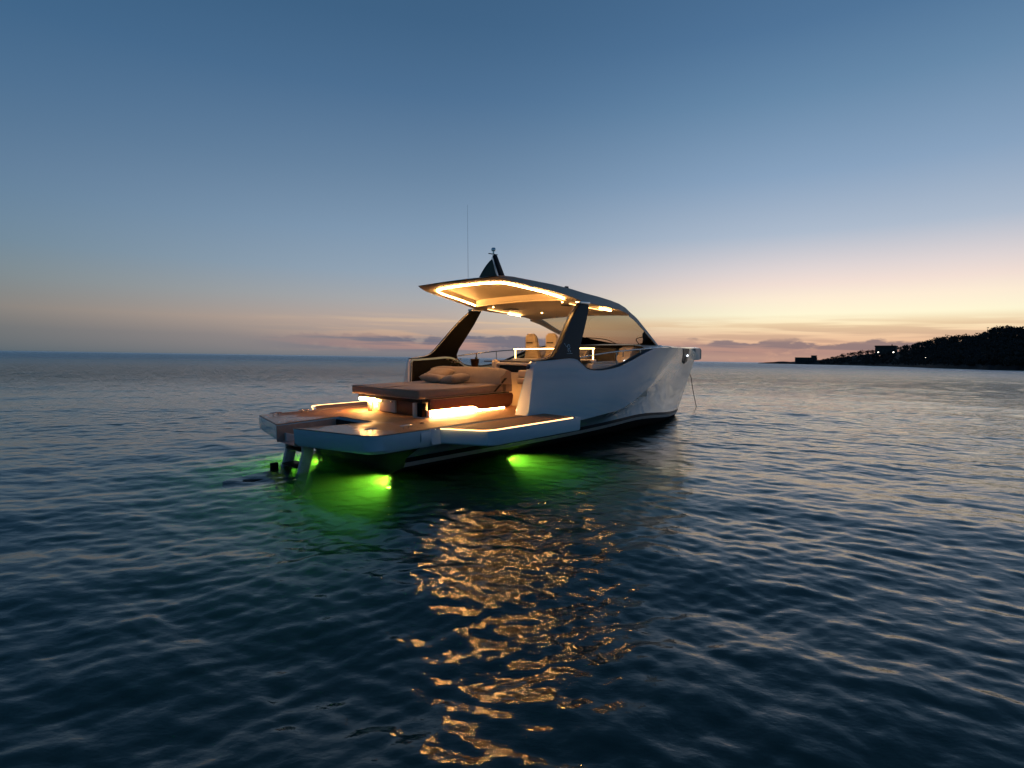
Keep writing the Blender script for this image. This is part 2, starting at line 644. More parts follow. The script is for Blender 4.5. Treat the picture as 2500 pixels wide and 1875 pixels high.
def wnoise(sc, detail, rough=0.5, rot=43.1, stretch=2.2):
    mp = t.nodes.new('ShaderNodeMapping')
    mp.vector_type = 'TEXTURE'
    mp.inputs['Rotation'].default_value = (0, 0, R(rot))
    mp.inputs['Scale'].default_value = (1.0, stretch, 1.0)
    t.links.new(geo.outputs['Position'], mp.inputs[0])
    n = t.nodes.new('ShaderNodeTexNoise')
    n.inputs['Scale'].default_value = sc
    n.inputs['Detail'].default_value = detail
    n.inputs['Roughness'].default_value = rough
    t.links.new(mp.outputs[0], n.inputs['Vector'])
    return n.outputs[0]


def bumpn(h, strength, dist, nrm=None):
    b = t.nodes.new('ShaderNodeBump')
    if isinstance(strength, float):
        b.inputs['Strength'].default_value = strength
    else:
        t.links.new(strength, b.inputs['Strength'])
    b.inputs['Distance'].default_value = dist
    t.links.new(h, b.inputs['Height'])
    if nrm is not None:
        t.links.new(nrm, b.inputs['Normal'])
    return b.outputs[0]


attr = t.nodes.new('ShaderNodeAttribute')
attr.attribute_name = 'ripple'
attr2 = t.nodes.new('ShaderNodeAttribute')
attr2.attribute_name = 'chop'
b1 = bumpn(wnoise(1.5, 4.0, 0.6, 49, 1.8), attr.outputs['Fac'], 0.32)
b1 = bumpn(wnoise(3.6, 2.0, 0.5, 30, 1.6), attr2.outputs['Fac'], 0.050, b1)
b2 = bumpn(wnoise(11.0, 3.0, 0.55, 38, 1.4), 0.7, 0.008, b1)
gl = t.nodes.new('ShaderNodeBsdfGlossy')
attr3 = t.nodes.new('ShaderNodeAttribute')
attr3.attribute_name = 'unresolved'
rg = t.nodes.new('ShaderNodeMapRange')
rg.inputs[3].default_value, rg.inputs[4].default_value = 0.07, 0.34
t.links.new(attr3.outputs['Fac'], rg.inputs[0])
t.links.new(rg.outputs[0], gl.inputs['Roughness'])
gl.inputs[0].default_value = (1, 1, 1, 1)
tr = t.nodes.new('ShaderNodeBsdfTransparent')
fr = t.nodes.new('ShaderNodeFresnel')
fr.inputs[0].default_value = 1.37
mxs = t.nodes.new('ShaderNodeMixShader')
t.links.new(b2, gl.inputs['Normal'])
t.links.new(b2, fr.inputs['Normal'])
t.links.new(fr.outputs[0], mxs.inputs[0])
t.links.new(tr.outputs[0], mxs.inputs[1])
t.links.new(gl.outputs[0], mxs.inputs[2])
t.links.new(mxs.outputs[0], out.inputs['Surface'])
vs_ = t.nodes.new('ShaderNodeVolumeScatter')
vs_.inputs['Color'].default_value = (0.50, 0.95, 0.66, 1)
vs_.inputs['Density'].default_value = 0.55
vs_.inputs['Anisotropy'].default_value = 0.2
va_ = t.nodes.new('ShaderNodeVolumeAbsorption')
va_.inputs['Color'].default_value = (0.10, 0.56, 0.48, 1)
va_.inputs['Density'].default_value = 1.15
ad = t.nodes.new('ShaderNodeAddShader')
t.links.new(vs_.outputs[0], ad.inputs[0])
t.links.new(va_.outputs[0], ad.inputs[1])
t.links.new(ad.outputs[0], out.inputs['Volume'])
sea = link('sea', me, MW)
tag(sea, 'dark rippled evening sea around the yacht', kind='structure')

# sandy bottom
bmv, bmf = [], []
gs = 40
for i in range(gs + 1):
    for j in range(gs + 1):
        bmv.append((-200 + 10 * i, -200 + 10 * j, -6.5 + 0.5 * math.sin(i * 1.3) * math.cos(j * 0.9)))
for i in range(gs):
    for j in range(gs):
        a = i * (gs + 1) + j
        bmf.append((a, a + gs + 1, a + gs + 2, a + 1))
sb = raw('seabed', bmv, bmf, mat('dark_sand', (0.10, 0.095, 0.07), 0.9, noise=(0.4, 0.4)), None, True)
tag(sb, 'dim sandy bottom under the sea', kind='structure')

# ------------------------------------------------------------------ headland
CAMX, CAMY = -4.273, -8.532


def coast(px, dist):
    a = HEAD - math.atan((px - 1250.0) / FPX)
    return CAMX + dist * math.cos(a), CAMY + dist * math.sin(a)


def hgt(px, py, dist):
    yh = 856.0 + 0.0155 * px
    ca = math.cos(math.atan((px - 1250.0) / FPX))
    return 1.85 + dist * (yh - py) * ca / FPX


# bearing (as picture column), skyline row, distance of the ridge, distance of the shore
PROF = [(1850, 886, 1130, 1120), (1874, 884.6, 1110, 1095), (1894, 882.5, 1080, 1060), (1943, 883, 1010, 985), (1988, 880, 960, 925), (2014, 874, 920, 880),
        (2040, 868, 880, 835), (2066, 861, 850, 790), (2105, 855, 790, 720), (2125, 853, 760, 685), (2140, 858, 740, 655),
        (2180, 852, 690, 590), (2190, 845, 670, 570), (2219, 841, 640, 525), (2250, 833, 600, 470), (2281, 825, 560, 405), (2333, 817, 520, 365),
        (2382, 817, 500, 345), (2398, 809, 480, 335), (2418, 800, 470, 328), (2440, 796, 465, 322), (2500, 798, 455, 312), (2580, 795, 450, 305),
        (2700, 800, 440, 300), (2900, 806, 430, 290), (3300, 815, 420, 290)]
pxs = np.array([p[0] for p in PROF], float)


def pf(px, k):
    return float(np.interp(px, pxs, [p[k] for p in PROF]))


TREE = 5.0
hv, hf = [], []
cols = list(np.linspace(1850, 3300, 150))
rows_h = 14
for px in cols:
    dr, dsx, py = pf(px, 2), pf(px, 3), pf(px, 1)
    top = max(hgt(px, py, dr) - TREE * min(1, max(0, (px - 1990) / 60)), 0.5)
    for j in range(rows_h):
        f = j / (rows_h - 1)
        if f < 0.7:
            g = f / 0.7
            d = dsx + (dr - dsx) * g
            z = -1.0 + (top + 1.0) * (0.12 * min(1, g * 8) + 0.88 * g ** 1.25)
        else:
            g = (f - 0.7) / 0.3
            d = dr + 160 * g
            z = top * (1 - 0.7 * g ** 2)
        z += random.uniform(-0.35, 0.35) * min(1, f * 6)
        x, y = coast(px, d + random.uniform(-3, 3) * (1 if 0 < f < 1 else 0))
        hv.append((x, y, z))
for i in range(len(cols) - 1):
    for j in range(rows_h - 1):
        a = i * rows_h + j
        hf.append((a, a + rows_h, a + rows_h + 1, a + 1))
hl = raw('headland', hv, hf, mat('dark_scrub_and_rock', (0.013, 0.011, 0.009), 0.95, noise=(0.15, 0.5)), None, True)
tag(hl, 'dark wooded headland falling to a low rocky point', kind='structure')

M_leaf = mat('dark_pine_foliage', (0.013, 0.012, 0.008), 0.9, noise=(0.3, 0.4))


def wood():
    v, f = [], []
    r2 = random.Random(3)
    px = 2000.0
    crowns = []
    while px < 2780:
        dr, dsx, py = pf(px, 2), pf(px, 3), pf(px, 1)
        rows_ = 1 + int((dr - dsx) / 17)
        for k in range(rows_ + 1):
            g = k / max(rows_, 1)
            if k and r2.random() < 0.25:
                continue
            pq = px + r2.uniform(-4, 4)
            d = dr - (dr - dsx) * g * 0.93 + r2.uniform(-5, 5)
            gg = 1 - g * 0.93
            sky_h = hgt(pq, pf(pq, 1), dr)
            base = max(sky_h - TREE, 0.5)
            zg = -1.0 + (base + 1.0) * (0.12 * min(1, gg * 8) + 0.88 * gg ** 1.25)
            s = TREE * r2.uniform(0.78, 1.04)
            crowns.append((*coast(pq, d), zg, s))
        px += r2.uniform(4.2, 6.6)
    for (x, y, z, s) in crowns:
        rx = s * r2.uniform(0.65, 1.05)
        nlf = 85
        lob = [(r2.uniform(-.6, .6) * rx, r2.uniform(-.6, .6) * rx, s * r2.uniform(.45, .85), r2.uniform(.35, .6) * rx) for _ in range(5)]
        for _ in range(nlf):
            c = r2.choice(lob)
            th, ph = r2.uniform(0, 2 * PI), math.acos(r2.uniform(-1, 1))
            rr = c[3] * r2.uniform(0.55, 1.0)
            p = Vector((x + c[0] + rr * math.sin(ph) * math.cos(th), y + c[1] + rr * math.sin(ph) * math.sin(th), z + c[2] + 0.75 * rr * math.cos(ph)))
            u = Vector((r2.gauss(0, 1), r2.gauss(0, 1), r2.gauss(0, 1))).normalized()
            w_ = u.orthogonal().normalized()
            h = r2.uniform(0.28, 0.7)
            b0 = len(v)
            v += [p + u * h, p + w_ * h * .8, p - u * h, p - w_ * h * .8]
            f.append((b0, b0 + 1, b0 + 2, b0 + 3))
    me_ = bpy.data.meshes.new('wood')
    me_.from_pydata([tuple(a) for a in v], [], f)
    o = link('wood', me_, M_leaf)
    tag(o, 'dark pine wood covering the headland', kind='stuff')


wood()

M_wall = mat('grey_render_wall', (0.05, 0.046, 0.042), 0.9, noise=(0.6, 0.2))
M_roof = mat('dark_tile_roof', (0.06, 0.04, 0.035), 0.85, noise=(1.2, 0.3))
M_pane = mat('dark_window_glass', (0.01, 0.012, 0.015), 0.15, noise=(2, 0.2))


def house(label, px, dist, zb, wdt, dep, hh, roofh, extra=None, turn=0.0, chim=True):
    x, y = coast(px, dist)
    h = empty('house', (x, y, zb), label, 'house')
    h.rotation_euler = (0, 0, math.atan2(y - CAMY, x - CAMX) - PI / 2 + turn)      # local -Y looks at the bay
    box('wall', -wdt / 2, wdt / 2, -dep / 2, dep / 2, 0, hh, M_wall, h, 0.03)
    rf = prism('roof', [(-wdt / 2 - .5, hh + .02), (wdt / 2 + .5, hh + .02), (wdt / 2 + .2, hh + roofh), (-wdt / 2 - .2, hh + roofh)], 'y', -dep / 2 - .5, dep / 2 + .5, M_roof, h)
    if chim:
        box('chimney', wdt * .25, wdt * .25 + .9, -.5, .4, hh + roofh, hh + roofh + 1.3, M_wall, rf, 0.02)
    nw = max(3, int(wdt / 3.2))
    for fl in range(max(1, int(hh / 3.0))):
        for i in range(nw):
            cx = -wdt / 2 + (i + .5) * wdt / nw
            zz = 0.9 + fl * 3.0
            wn = box('window', cx - .6, cx + .6, -dep / 2 - .06, -dep / 2 + .05, zz, zz + 1.4, M_pane, h, 0.01)
            box('frame', cx - .68, cx + .68, -dep / 2 - .09, -dep / 2 - .061, zz - .1, zz - .02, M_wall, wn, 0.005)
    if extra:
        a0, a1, eh = extra
        tw = box('tower_block', a0, a1, -dep / 2 + .4, dep / 2 - .4, hh + .03, hh + eh, M_wall, h, 0.03)
        box('parapet', a0 - .3, a1 + .3, -dep / 2 + .1, dep / 2 - .1, hh + eh + .02, hh + eh + .5, M_roof, tw, 0.02)
    return h


house('flat roofed building alone on the low rocky point', 1965.5, 965, 0.8, 29.0, 12.0, 9.0, 0.7, (7.5, 14.0, 3.4), 0.1, False)
house('square villa on the wooded slope between two lit lamps', 2160, 700, 11.5, 18.0, 11.0, 8.5, 1.3, None, -0.15)
M_post = mat('painted_lamp_post', (0.05, 0.05, 0.05), 0.5, noise=(5, .2))


def lamp(label, px, py, dist, r):
    z = hgt(px, py, dist)
    x, y = coast(px, dist)
    g = 3.2
    e = empty('garden_lamp', (x, y, z - g), label, 'lamp', 'garden lamps on the headland')
    tube('post', [(0, 0, -2.0), (0, 0, g - r)], 0.09, M_post, e, 6)
    lathe('globe', [(r * .4, -r * .9), (r * .85, -r * .5), (r, 0), (r * .85, r * .5), (r * .4, r * .9)], (0, 0, g), M_house_l, e, 10)


lamp('lit garden lamp at the left end of the villa', 2141, 860, 672, 0.50)
lamp('brighter lit garden lamp at the right end of the villa', 2178, 860, 655, 0.58)
lamp('faint small lamp low in the trees right of the villa', 2257, 873, 440, 0.13)

# ------------------------------------------------------------------ motor yacht (boat frame: x forward, y port, z up)
yacht = empty('motor_yacht', (0, 0, 0), 'white open motor yacht with lit hardtop and folded-out stern terraces', 'yacht')
yacht.rotation_euler = (0, -TRIM, 0)
ZD = 0.737

STEM = [(-0.62, 10.4), (-0.3, 12.0), (0.05, 12.72), (0.5, 13.1), (1.08, 13.62), (1.45, 13.98), (1.9, 14.1)]


def lvl(x, wd, xm, xs, p, aft=0.05):
    if x <= xm:
        return wd * (1 - aft * max(0.0, (4.5 - x) / 4.5))
    s = min(1.0, (x - xm) / (xs - xm))
    return wd * max(0.0, 1 - s ** p)


SHEER = [(0.85, 0.70), (3.21, 0.70), (3.26, 0.80), (3.42, 1.64), (3.48, 1.695), (3.8, 1.70), (4.3, 1.725), (4.54, 1.735), (4.72, 1.70), (4.91, 1.595), (5.05, 1.51), (5.2, 1.470), (5.56, 1.455),
         (5.9, 1.475), (6.3, 1.52), (6.9, 1.665), (7.35, 1.79), (7.73, 1.88), (8.2, 1.925), (9.0, 1.93), (11.0, 1.91), (14.1, 1.86)]
KNUCK = [(0.85, 0.47), (4.5, 0.48), (5.0, 0.49), (6.4, 0.57), (7.3, 0.79), (8.1, 1.03), (9.0, 1.28), (9.8, 1.45), (11, 1.52), (12.4, 1.52), (14.0, 1.46)]


def smooth_tab(tab, n=8):
    P_ = spline([(a, b, 0) for a, b in tab], n)
    return [(p_.x, p_.y) for p_ in P_]


SHEER_Y = smooth_tab([(0.5, 1.92), (3.0, 1.92), (6.0, 1.92), (7.2, 1.905), (8, 1.86), (9, 1.70), (10, 1.44), (11, 1.11), (12, 0.76), (13, 0.40), (13.6, 0.19), (14.1, 0.0)])
KNUCK_Y = smooth_tab([(0.5, 1.875), (3.0, 1.875), (5.0, 1.875), (6.2, 1.865), (7, 1.83), (8, 1.70), (9, 1.48), (10, 1.20), (11, 0.88), (12, 0.56), (13, 0.27), (13.5, 0.135), (14.0, 0.0)])


def sheer_y(x):
    return interp(x, SHEER_Y)


def knuck_y(x):
    return interp(x, KNUCK_Y)


HX = [0.85, 1.4, 2.0, 2.6, 3.21, 3.23, 3.26, 3.30, 3.34, 3.38, 3.42, 3.45, 3.48, 3.65, 3.9, 4.2, 4.45, 4.6, 4.72, 4.85, 4.95, 5.05, 5.15, 5.3, 5.6, 5.95, 6.3, 6.6, 6.9, 7.2, 7.5, 7.8, 8.1,
      8.5, 9.0, 9.5, 10, 10.5, 11, 11.5, 12, 12.4, 12.8, 13.1, 13.35, 13.55, 13.75, 13.92, 14.02, 14.1]


def keel_z(x):
    return interp(x, [(0.85, -0.5), (8.5, -0.60), (10.4, -0.50), (11.3, -0.43), (12.0, -0.40), (12.6, -0.32), (13.0, -0.26)])


def hull_levels(x):
    """starboard polyline from keel to sheer at frame x (x measured at the sheer; lower levels end sooner)."""
    f = x / 14.1
    pts = []

    def at_level(z, xs):
        return min(0.85 + (x - 0.85) * (xs - 0.85) / (14.1 - 0.85), xs)
    # keel
    xk = at_level(-0.5, 12.6)
    pts.append((xk, 0.0, min(keel_z(xk), 0.1)))
    for z, wd in ((0.12, 1.53), (0.195, 1.565), (0.275, 1.60)):
        xs = interp(z, STEM)
        xx = at_level(z, xs)
        g_ = min(1, max(0, (xx - 7.6) / 5.0))
        pts.append((xx, lvl(xx, wd, 4.6, xs, 1.9, 0.04), z - 0.33 * g_ * g_ * (3 - 2 * g_)))
    xx = at_level(1.4, 14.0)
    zk = interp(xx, KNUCK)
    yk = knuck_y(xx)
    b = pts[-1]
    for k in (0.25, 0.5, 0.75):        # hollow flare up to the knuckle
        bul = -0.10 * math.sin(PI * k) * min(1, max(0, (xx - 5.5) / 3)) * min(1, (14.0 - xx) / 2)
        xs = interp(b[2] + (zk - b[2]) * k, STEM)
        pts.append((b[0] + (xx - b[0]) * k, max(0, b[1] + (yk - b[1]) * k + bul), b[2] + (zk - b[2]) * k))
    pts.append((xx, yk, zk))
    ys, zs = sheer_y(x), interp(x, SHEER)
    for k in (0.25, 0.5, 0.75, 1.0):
        pts.append((xx + (x - xx) * k, yk + (ys - yk) * k + 0.025 * math.sin(PI * k), zk + (zs - zk) * k))
    return pts


hull = empty('hull', parent=yacht)
lv = [hull_levels(x) for x in HX]


def hull_strip(name, a, b, m, auto=25):
    V_, F_ = [], []
    for sgn in (-1, 1):
        base = len(V_)
        k = b - a + 1
        for row in lv:
            V_ += [(p[0], sgn * p[1], p[2]) for p in row[a:b + 1]]
        for i in range(len(lv) - 1):
            for j in range(k - 1):
                c = base + i * k + j
                F_.append((c, c + 1, c + 1 + k, c + k))
    me_ = bpy.data.meshes.new(name)
    me_.from_pydata(V_, [], F_)
    bm = bmesh.new()
    bm.from_mesh(me_)
    bmesh.ops.remove_doubles(bm, verts=bm.verts, dist=0.0005)
    return frombm(name, bm, m, hull, True, auto)


hull_strip('bottom', 0, 1, M_bottom)
hull_strip('waterline_stripe', 1, 2, M_stripe)
hull_strip('boot_stripe', 2, 3, M_boot)
hull_strip('topsides', 3, 11, M_hull, 28)
# transom closing the stern
tr_row = lv[0]
raw('transom', [(p[0], -p[1], p[2]) for p in tr_row] + [(p[0], p[1], p[2]) for p in reversed(tr_row[1:])], [tuple(range(2 * len(tr_row) - 1))], M_bottom, hull)


# bulwarks: aft end face, inner wall and capping, each side
def inner_y(x, z):
    f = min(1, max(0, (z - 0.74) / 0.95))
    return sheer_y(x) - (0.30 * (1 - f) + 0.13 * f)


BX = [x for x in HX if 3.26 <= x <= 8.2]
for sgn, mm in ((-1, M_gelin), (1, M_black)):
    rows_ = []
    for x in BX:
        zs = interp(x, SHEER)
        rows_.append([(x, sgn * inner_y(x, z), z) for z in np.linspace(0.735, zs - 0.02, 6)])
    # aft edge slants like the outer skin
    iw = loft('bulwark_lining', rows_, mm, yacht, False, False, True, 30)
    cap = []
    for x in BX:
        zs = interp(x, SHEER)
        y0, y1 = sheer_y(x) + 0.003, inner_y(x, zs) - 0.012
        cap.append([(x, sgn * y0, zs - 0.012), (x, sgn * y0, zs + 0.012), (x, sgn * y1, zs + 0.012), (x, sgn * y1, zs - 0.03)])
    loft('bulwark_capping', cap, M_hull, yacht, True, True, True, 40)
    # end face
    ef, k = [], 12
    for i in range(k):
        z = 0.735 + (1.70 - 0.735) * i / (k - 1)
        xo = float(np.interp(z, [0.70, 0.80, 1.64, 1.695], [3.21, 3.26, 3.42, 3.47]))
        ef.append([(xo + 0.0, sgn * (sheer_y(xo) - 0.002), z), (xo - 0.012, sgn * (sheer_y(xo) - 0.03), z), (xo - 0.035, sgn * (inner_y(xo, z) + 0.03), z), (xo + 0.05, sgn * (inner_y(xo, z) - 0.004), z)])
    loft('bulwark_end', ef, M_gel, yacht, False, False, True, 50)

# dark coaming band that runs from the pillar foot along the cut-down sheer
COAM = [(4.80, 1.80), (4.90, 1.66), (5.06, 1.56), (5.24, 1.515), (5.7, 1.502), (6.0, 1.528), (6.5, 1.615), (7.02, 1.76), (7.45, 1.885), (7.8, 1.925), (8.2, 1.945)]
for sgn in (-1, 1):
    rws = []
    for x in np.linspace(4.80, 8.1, 40):
        zs, zt = interp(x, SHEER) + 0.014, max(interp(x, COAM), interp(x, SHEER) + 0.02)
        ys = sheer_y(x) - 0.03
        rws.append([(x, sgn * ys, zs), (x, sgn * (ys - 0.03), zt), (x, sgn * (ys - 0.075), zt), (x, sgn * (ys - 0.09), zs)])
    loft('coaming', rws, M_navy, yacht, True, True, True, 40)

# ---- decks
deck = empty('deck', parent=yacht)
prism('deck_moulding', [(1.03, -1.84), (5.4, -1.78), (6.6, -1.50), (7.8, -1.15), (7.8, 1.15), (6.6, 1.50), (5.4, 1.78), (1.03, 1.84)], 'z', 0.56, 0.727, M_gel, deck)
prism('teak_sole', [(1.035, -1.83), (3.2, -1.83), (3.3, -1.60), (5.8, -1.58), (6.8, -1.40), (7.8, -1.12), (7.8, 1.12), (6.8, 1.40), (5.8, 1.58), (3.3, 1.60), (3.2, 1.83), (1.035, 1.83)], 'z', 0.7275, ZD, M_teak, deck)

# swim platform with the central boarding slot
SLOT = 0.30


def plat_outline(inset=0.0):
    s = inset
    star = [(-0.335 + s, -SLOT - s), (-0.25 + s, -0.68), (-0.16 + s, -1.09), (-0.07 + s, -1.50), (-0.02 + s, -1.72 + s * .2), (0.02 + s, -1.83 + s * .7), (0.08 + s, -1.885 + s), (0.17 + s, -1.912 + s), (0.26 + s, -1.92 + s), (1.02 - s * .2, -1.92 + s)]
    slot_s = [(0.90 + s, -0.53 - s * 0.3), (0.80, -0.53 - s), (0.30, -0.42 - s)]
    port = [(x, -y) for x, y in star]
    slot_p = [(x, -y) for x, y in slot_s]
    # closed loop: starboard aft inner corner -> outer edge -> across the front -> port -> back round the slot
    return star + list(reversed(port)) + [slot_p[2], slot_p[1], slot_p[0], slot_s[0], slot_s[1], slot_s[2]]


plat = empty('swim_platform', parent=yacht)
po = plat_outline()
# body tapers underneath
bm = bmesh.new()
levels = [(0.732, 0.0, 0.0), (0.70, 0.004, 0.0), (0.52, 0.012, 0.0), (0.47, 0.05, 0.02), (0.455, 0.16, 0.06)]
rings = []
for z, ins, _ in levels:
    pl = plat_outline(ins)
    rise = 0.0
    rings.append([bm.verts.new((x, y, z)) for x, y in pl])
n = len(po)
for a, b in zip(rings, rings[1:]):
    for i in range(n):
        bm.faces.new((a[i], a[(i + 1) % n], b[(i + 1) % n], b[i]))
bm.faces.new(rings[0])
bm.faces.new(rings[-1])
bmesh.ops.recalc_face_normals(bm, faces=bm.faces)
bmesh.ops.triangulate(bm, faces=[f for f in bm.faces if len(f.verts) > 4])
frombm('platform_body', bm, M_hull, plat, True, 35)
prism('gasket', plat_outline(0.012), 'z', 0.7325, 0.7365, M_rubber, plat)
prism('teak_deck', plat_outline(0.03), 'z', 0.737, 0.741, M_teak, plat)
# slot ramp floor and white lining
M_pad = mat('wet_grey_slot_lining', (0.30, 0.245, 0.22), 0.65, spec=0.2, noise=(8, 0.15))
raw('boarding_ramp', [(-0.30, -0.30, 0.462), (-0.30, 0.30, 0.462), (0.92, 0.54, 0.468), (0.92, -0.54, 0.468)], [(0, 1, 2, 3)], M_pad, plat)
for sgn in (-1, 1):
    loft('slot_lining', [[(-0.325, sgn * 0.303, 0.458), (-0.325, sgn * 0.303, 0.729)], [(0.30, sgn * 0.423, 0.458), (0.30, sgn * 0.423, 0.729)], [(0.80, sgn * 0.533, 0.445), (0.80, sgn * 0.533, 0.729)], [(0.905, sgn * 0.533, 0.455), (0.905, sgn * 0.533, 0.729)]], M_pad, plat, False, False, True, 30)
prism('step_pad', [(0.45, -0.36), (0.85, -0.44), (0.85, 0.44), (0.45, 0.36)], 'z', 0.475, 0.505, M_pad, plat, 0.008)
tube('grab_handle', spline([(0.80, 0.36, 0.50), (0.80, 0.34, 0.63), (0.82, 0.06, 0.63), (0.82, 0.04, 0.50)], 6), 0.012, M_black, plat, 6)
# flush fittings in the teak: cleats and deck fillers
for (x, y) in ((0.22, -1.55), (0.22, 1.55), (0.80, -1.62), (0.80, 1.62)):
    bm = bmesh.new()
    tube('', spline([(x - 0.11, y, 0.786), (x - 0.05, y, 0.791), (x + 0.05, y, 0.791), (x + 0.11, y, 0.786)], 4), 0.011, None, None, 6, bm=bm)
    for sx_ in (-0.045, 0.045):
        tube('', [(x + sx_, y, 0.7415), (x + sx_, y, 0.789)], 0.012, None, None, 6, bm=bm)
    frombm('cleat', bm, M_steel, plat, True, 50)
for (x, y) in ((1.35, -1.30), (1.35, 1.30)):
    lathe('deck_filler', [(0.045, 0), (0.045, 0.004), (0.03, 0.008)], (x, y, ZD + 0.0008), M_steel, deck, 12)

# fold-out terraces
for sgn in (-1, 1):
    te = empty('side_terrace', parent=yacht)
    te['label'] = 'starboard folded-out terrace with light strip along its edge' if sgn < 0 else 'port folded-out terrace with light strip along its edge'
    ol = [(1.035, 1.925), (1.19, 1.95), (1.34, 2.32), (1.44, 2.55), (1.52, 2.66), (1.66, 2.71), (3.74, 2.72), (3.76, 1.95)]
    ol = [(x, sgn * y) for x, y in ol]
    bm = bmesh.new()
    tz = [(0.728, 0.0), (0.720, -0.002), (0.52, 0.006), (0.50, 0.02)]
    rr = []
    cxm, cym = 2.4, sgn * 2.2
    for z, ins in tz:
        rr.append([bm.verts.new((x + (cxm - x) * ins, y + (cym - y) * ins, z)) for x, y in ol])
    k = len(ol)
    for a, b in zip(rr, rr[1:]):
        for i in range(k):
            bm.faces.new((a[i], a[(i + 1) % k], b[(i + 1) % k], b[i]))
    bm.faces.new(rr[0])
    bm.faces.new(rr[-1])
    bmesh.ops.recalc_face_normals(bm, faces=bm.faces)
    bmesh.ops.triangulate(bm, faces=[f for f in bm.faces if len(f.verts) > 4])
    frombm('panel', bm, M_hull, te, True, 22)
    inn = [(1.12, 1.94), (1.24, 1.99), (1.40, 2.33), (1.49, 2.53), (1.57, 2.61), (1.68, 2.655), (3.66, 2.665), (3.68, 1.94)]
    prism('teak_deck', [(x, sgn * y) for x, y in inn], 'z', 0.7285, ZD, M_teak, te)
    strip = spline([(1.17, sgn * 1.99, 0.736), (1.36, sgn * 2.40, 0.736), (1.46, sgn * 2.60, 0.736), (1.64, sgn * 2.685, 0.736), (2.2, sgn * 2.695, 0.736), (3.0, sgn * 2.697, 0.736), (3.55, sgn * 2.697, 0.736)], 6)
    tube('light_strip', strip, 0.008, M_leds, te, 6)
    # hinge arm under the panel
    tube('strut', [(2.0, sgn * 1.84, 0.50), (2.0, sgn * 2.4, 0.53)], 0.02, M_steel, te, 6)
    tube('strut', [(3.1, sgn * 1.84, 0.50), (3.1, sgn * 2.4, 0.53)], 0.02, M_steel, te, 6)

# stern ladder let down into the water
lad = empty('boarding_ladder', parent=yacht)
M_rail = mat('brushed_grey_alloy', (0.42, 0.43, 0.44), 0.4, metal=0.1, noise=(9, 0.2))
for sgn in (-1, 1):
    y0 = sgn * 0.28
    prism('side_rail', [(-0.20, 0.60), (0.02, 0.54), (-0.03, 0.30), (-0.13, -0.04), (-0.21, -0.30), (-0.38, -0.30), (-0.29, 0.0), (-0.19, 0.34)], 'y', y0 - 0.035, y0 + 0.035, M_rail, lad, 0.01)
for (x, z) in ((-0.08, 0.38), (-0.15, 0.13), (-0.23, -0.11)):
    box('tread', x - 0.13, x + 0.10, -0.243, 0.243, z - 0.03, z, M_black, lad, 0.008)
prism('reflection_slab', [(-1.25, -0.03), (-1.15, -0.12), (-0.44, -0.32), (-0.44, 0.32), (-1.15, 0.18), (-1.25, 0.08)], 'z', -0.07, 0.018, M_black, lad, 0.012)  # black slab stands in for the ladder's dark reflection on the water
box('step_bracket', -0.43, -0.315, 0.29, 0.36, -0.10, 0.13, M_black, lad, 0.01)

# ---- sunbed
bed = empty('sunbed', parent=yacht)
BYS, BYP = -0.86, 1.30
bm = bmesh.new()
addbox(bm, 1.62, 3.72, BYS, BYP, 1.075, 1.235, 0.055, 4)
bmesh.ops.subdivide_edges(bm, edges=[e for e in bm.edges if e.calc_length() > 0.5], cuts=14, use_grid_fill=True)
for v_ in bm.verts:
    if v_.co.z > 1.2:
        v_.co.z += 0.012 * math.sin(v_.co.x * 3.1) * math.sin(v_.co.y * 3.4 + 1) + random.uniform(-0.002, 0.002)
frombm('mattress', bm, M_fab, bed, True, 60)
for zz in (1.083, 1.222):
    lp = [(1.66, BYS - .004), (3.68, BYS - .004), (3.722, BYS + .04), (3.722, BYP - .04), (3.68, BYP + .004), (1.66, BYP + .004), (1.616, BYP - .04), (1.616, BYS + .04)]
    tube('piping', [(x, y, zz) for x, y in lp], 0.0065, M_fab2, bed, 6, True)
for y in (0.22,):
    tube('seam', [(1.64, y, 1.2365), (2.3, y, 1.238), (3.0, y, 1.238), (3.5, y, 1.2365)], 0.006, M_fab2, bed, 6)
# backrest: leaning bolster
rws = []
for i in range(15):
    f = i / 14
    y = -0.93 + (1.40 + 0.93) * f
    e = 0.05 * (abs(f - 0.5) * 2) ** 8
    pr = [(3.50 + e, 1.245), (3.56, 1.38), (3.64 + e, 1.50 - e), (3.70, 1.545 - e), (3.79, 1.555 - e), (3.87, 1.53 - e), (3.90 - e, 1.46), (3.88, 1.24)]
    rws.append([(x, y, z + 0.004 * math.sin(7 * y)) for x, z in pr])
bk = loft('backrest', rws, M_fab, bed, True, True, True, 60)
box('backrest_base', 3.735, 3.93, -0.90, 1.36, 1.08, 1.236, M_fab, bed, 0.02)
raw('strap', [(3.42, -0.872, 1.10), (3.47, -0.872, 1.10), (3.72, -0.945, 1.36), (3.66, -0.945, 1.36), (3.42, -0.885, 1.10), (3.47, -0.885, 1.10), (3.72, -0.958, 1.36), (3.66, -0.958, 1.36)],
    [(0, 1, 2, 3), (4, 5, 6, 7), (0, 1, 5, 4), (1, 2, 6, 5), (2, 3, 7, 6), (3, 0, 4, 7)], M_rubber, bed)
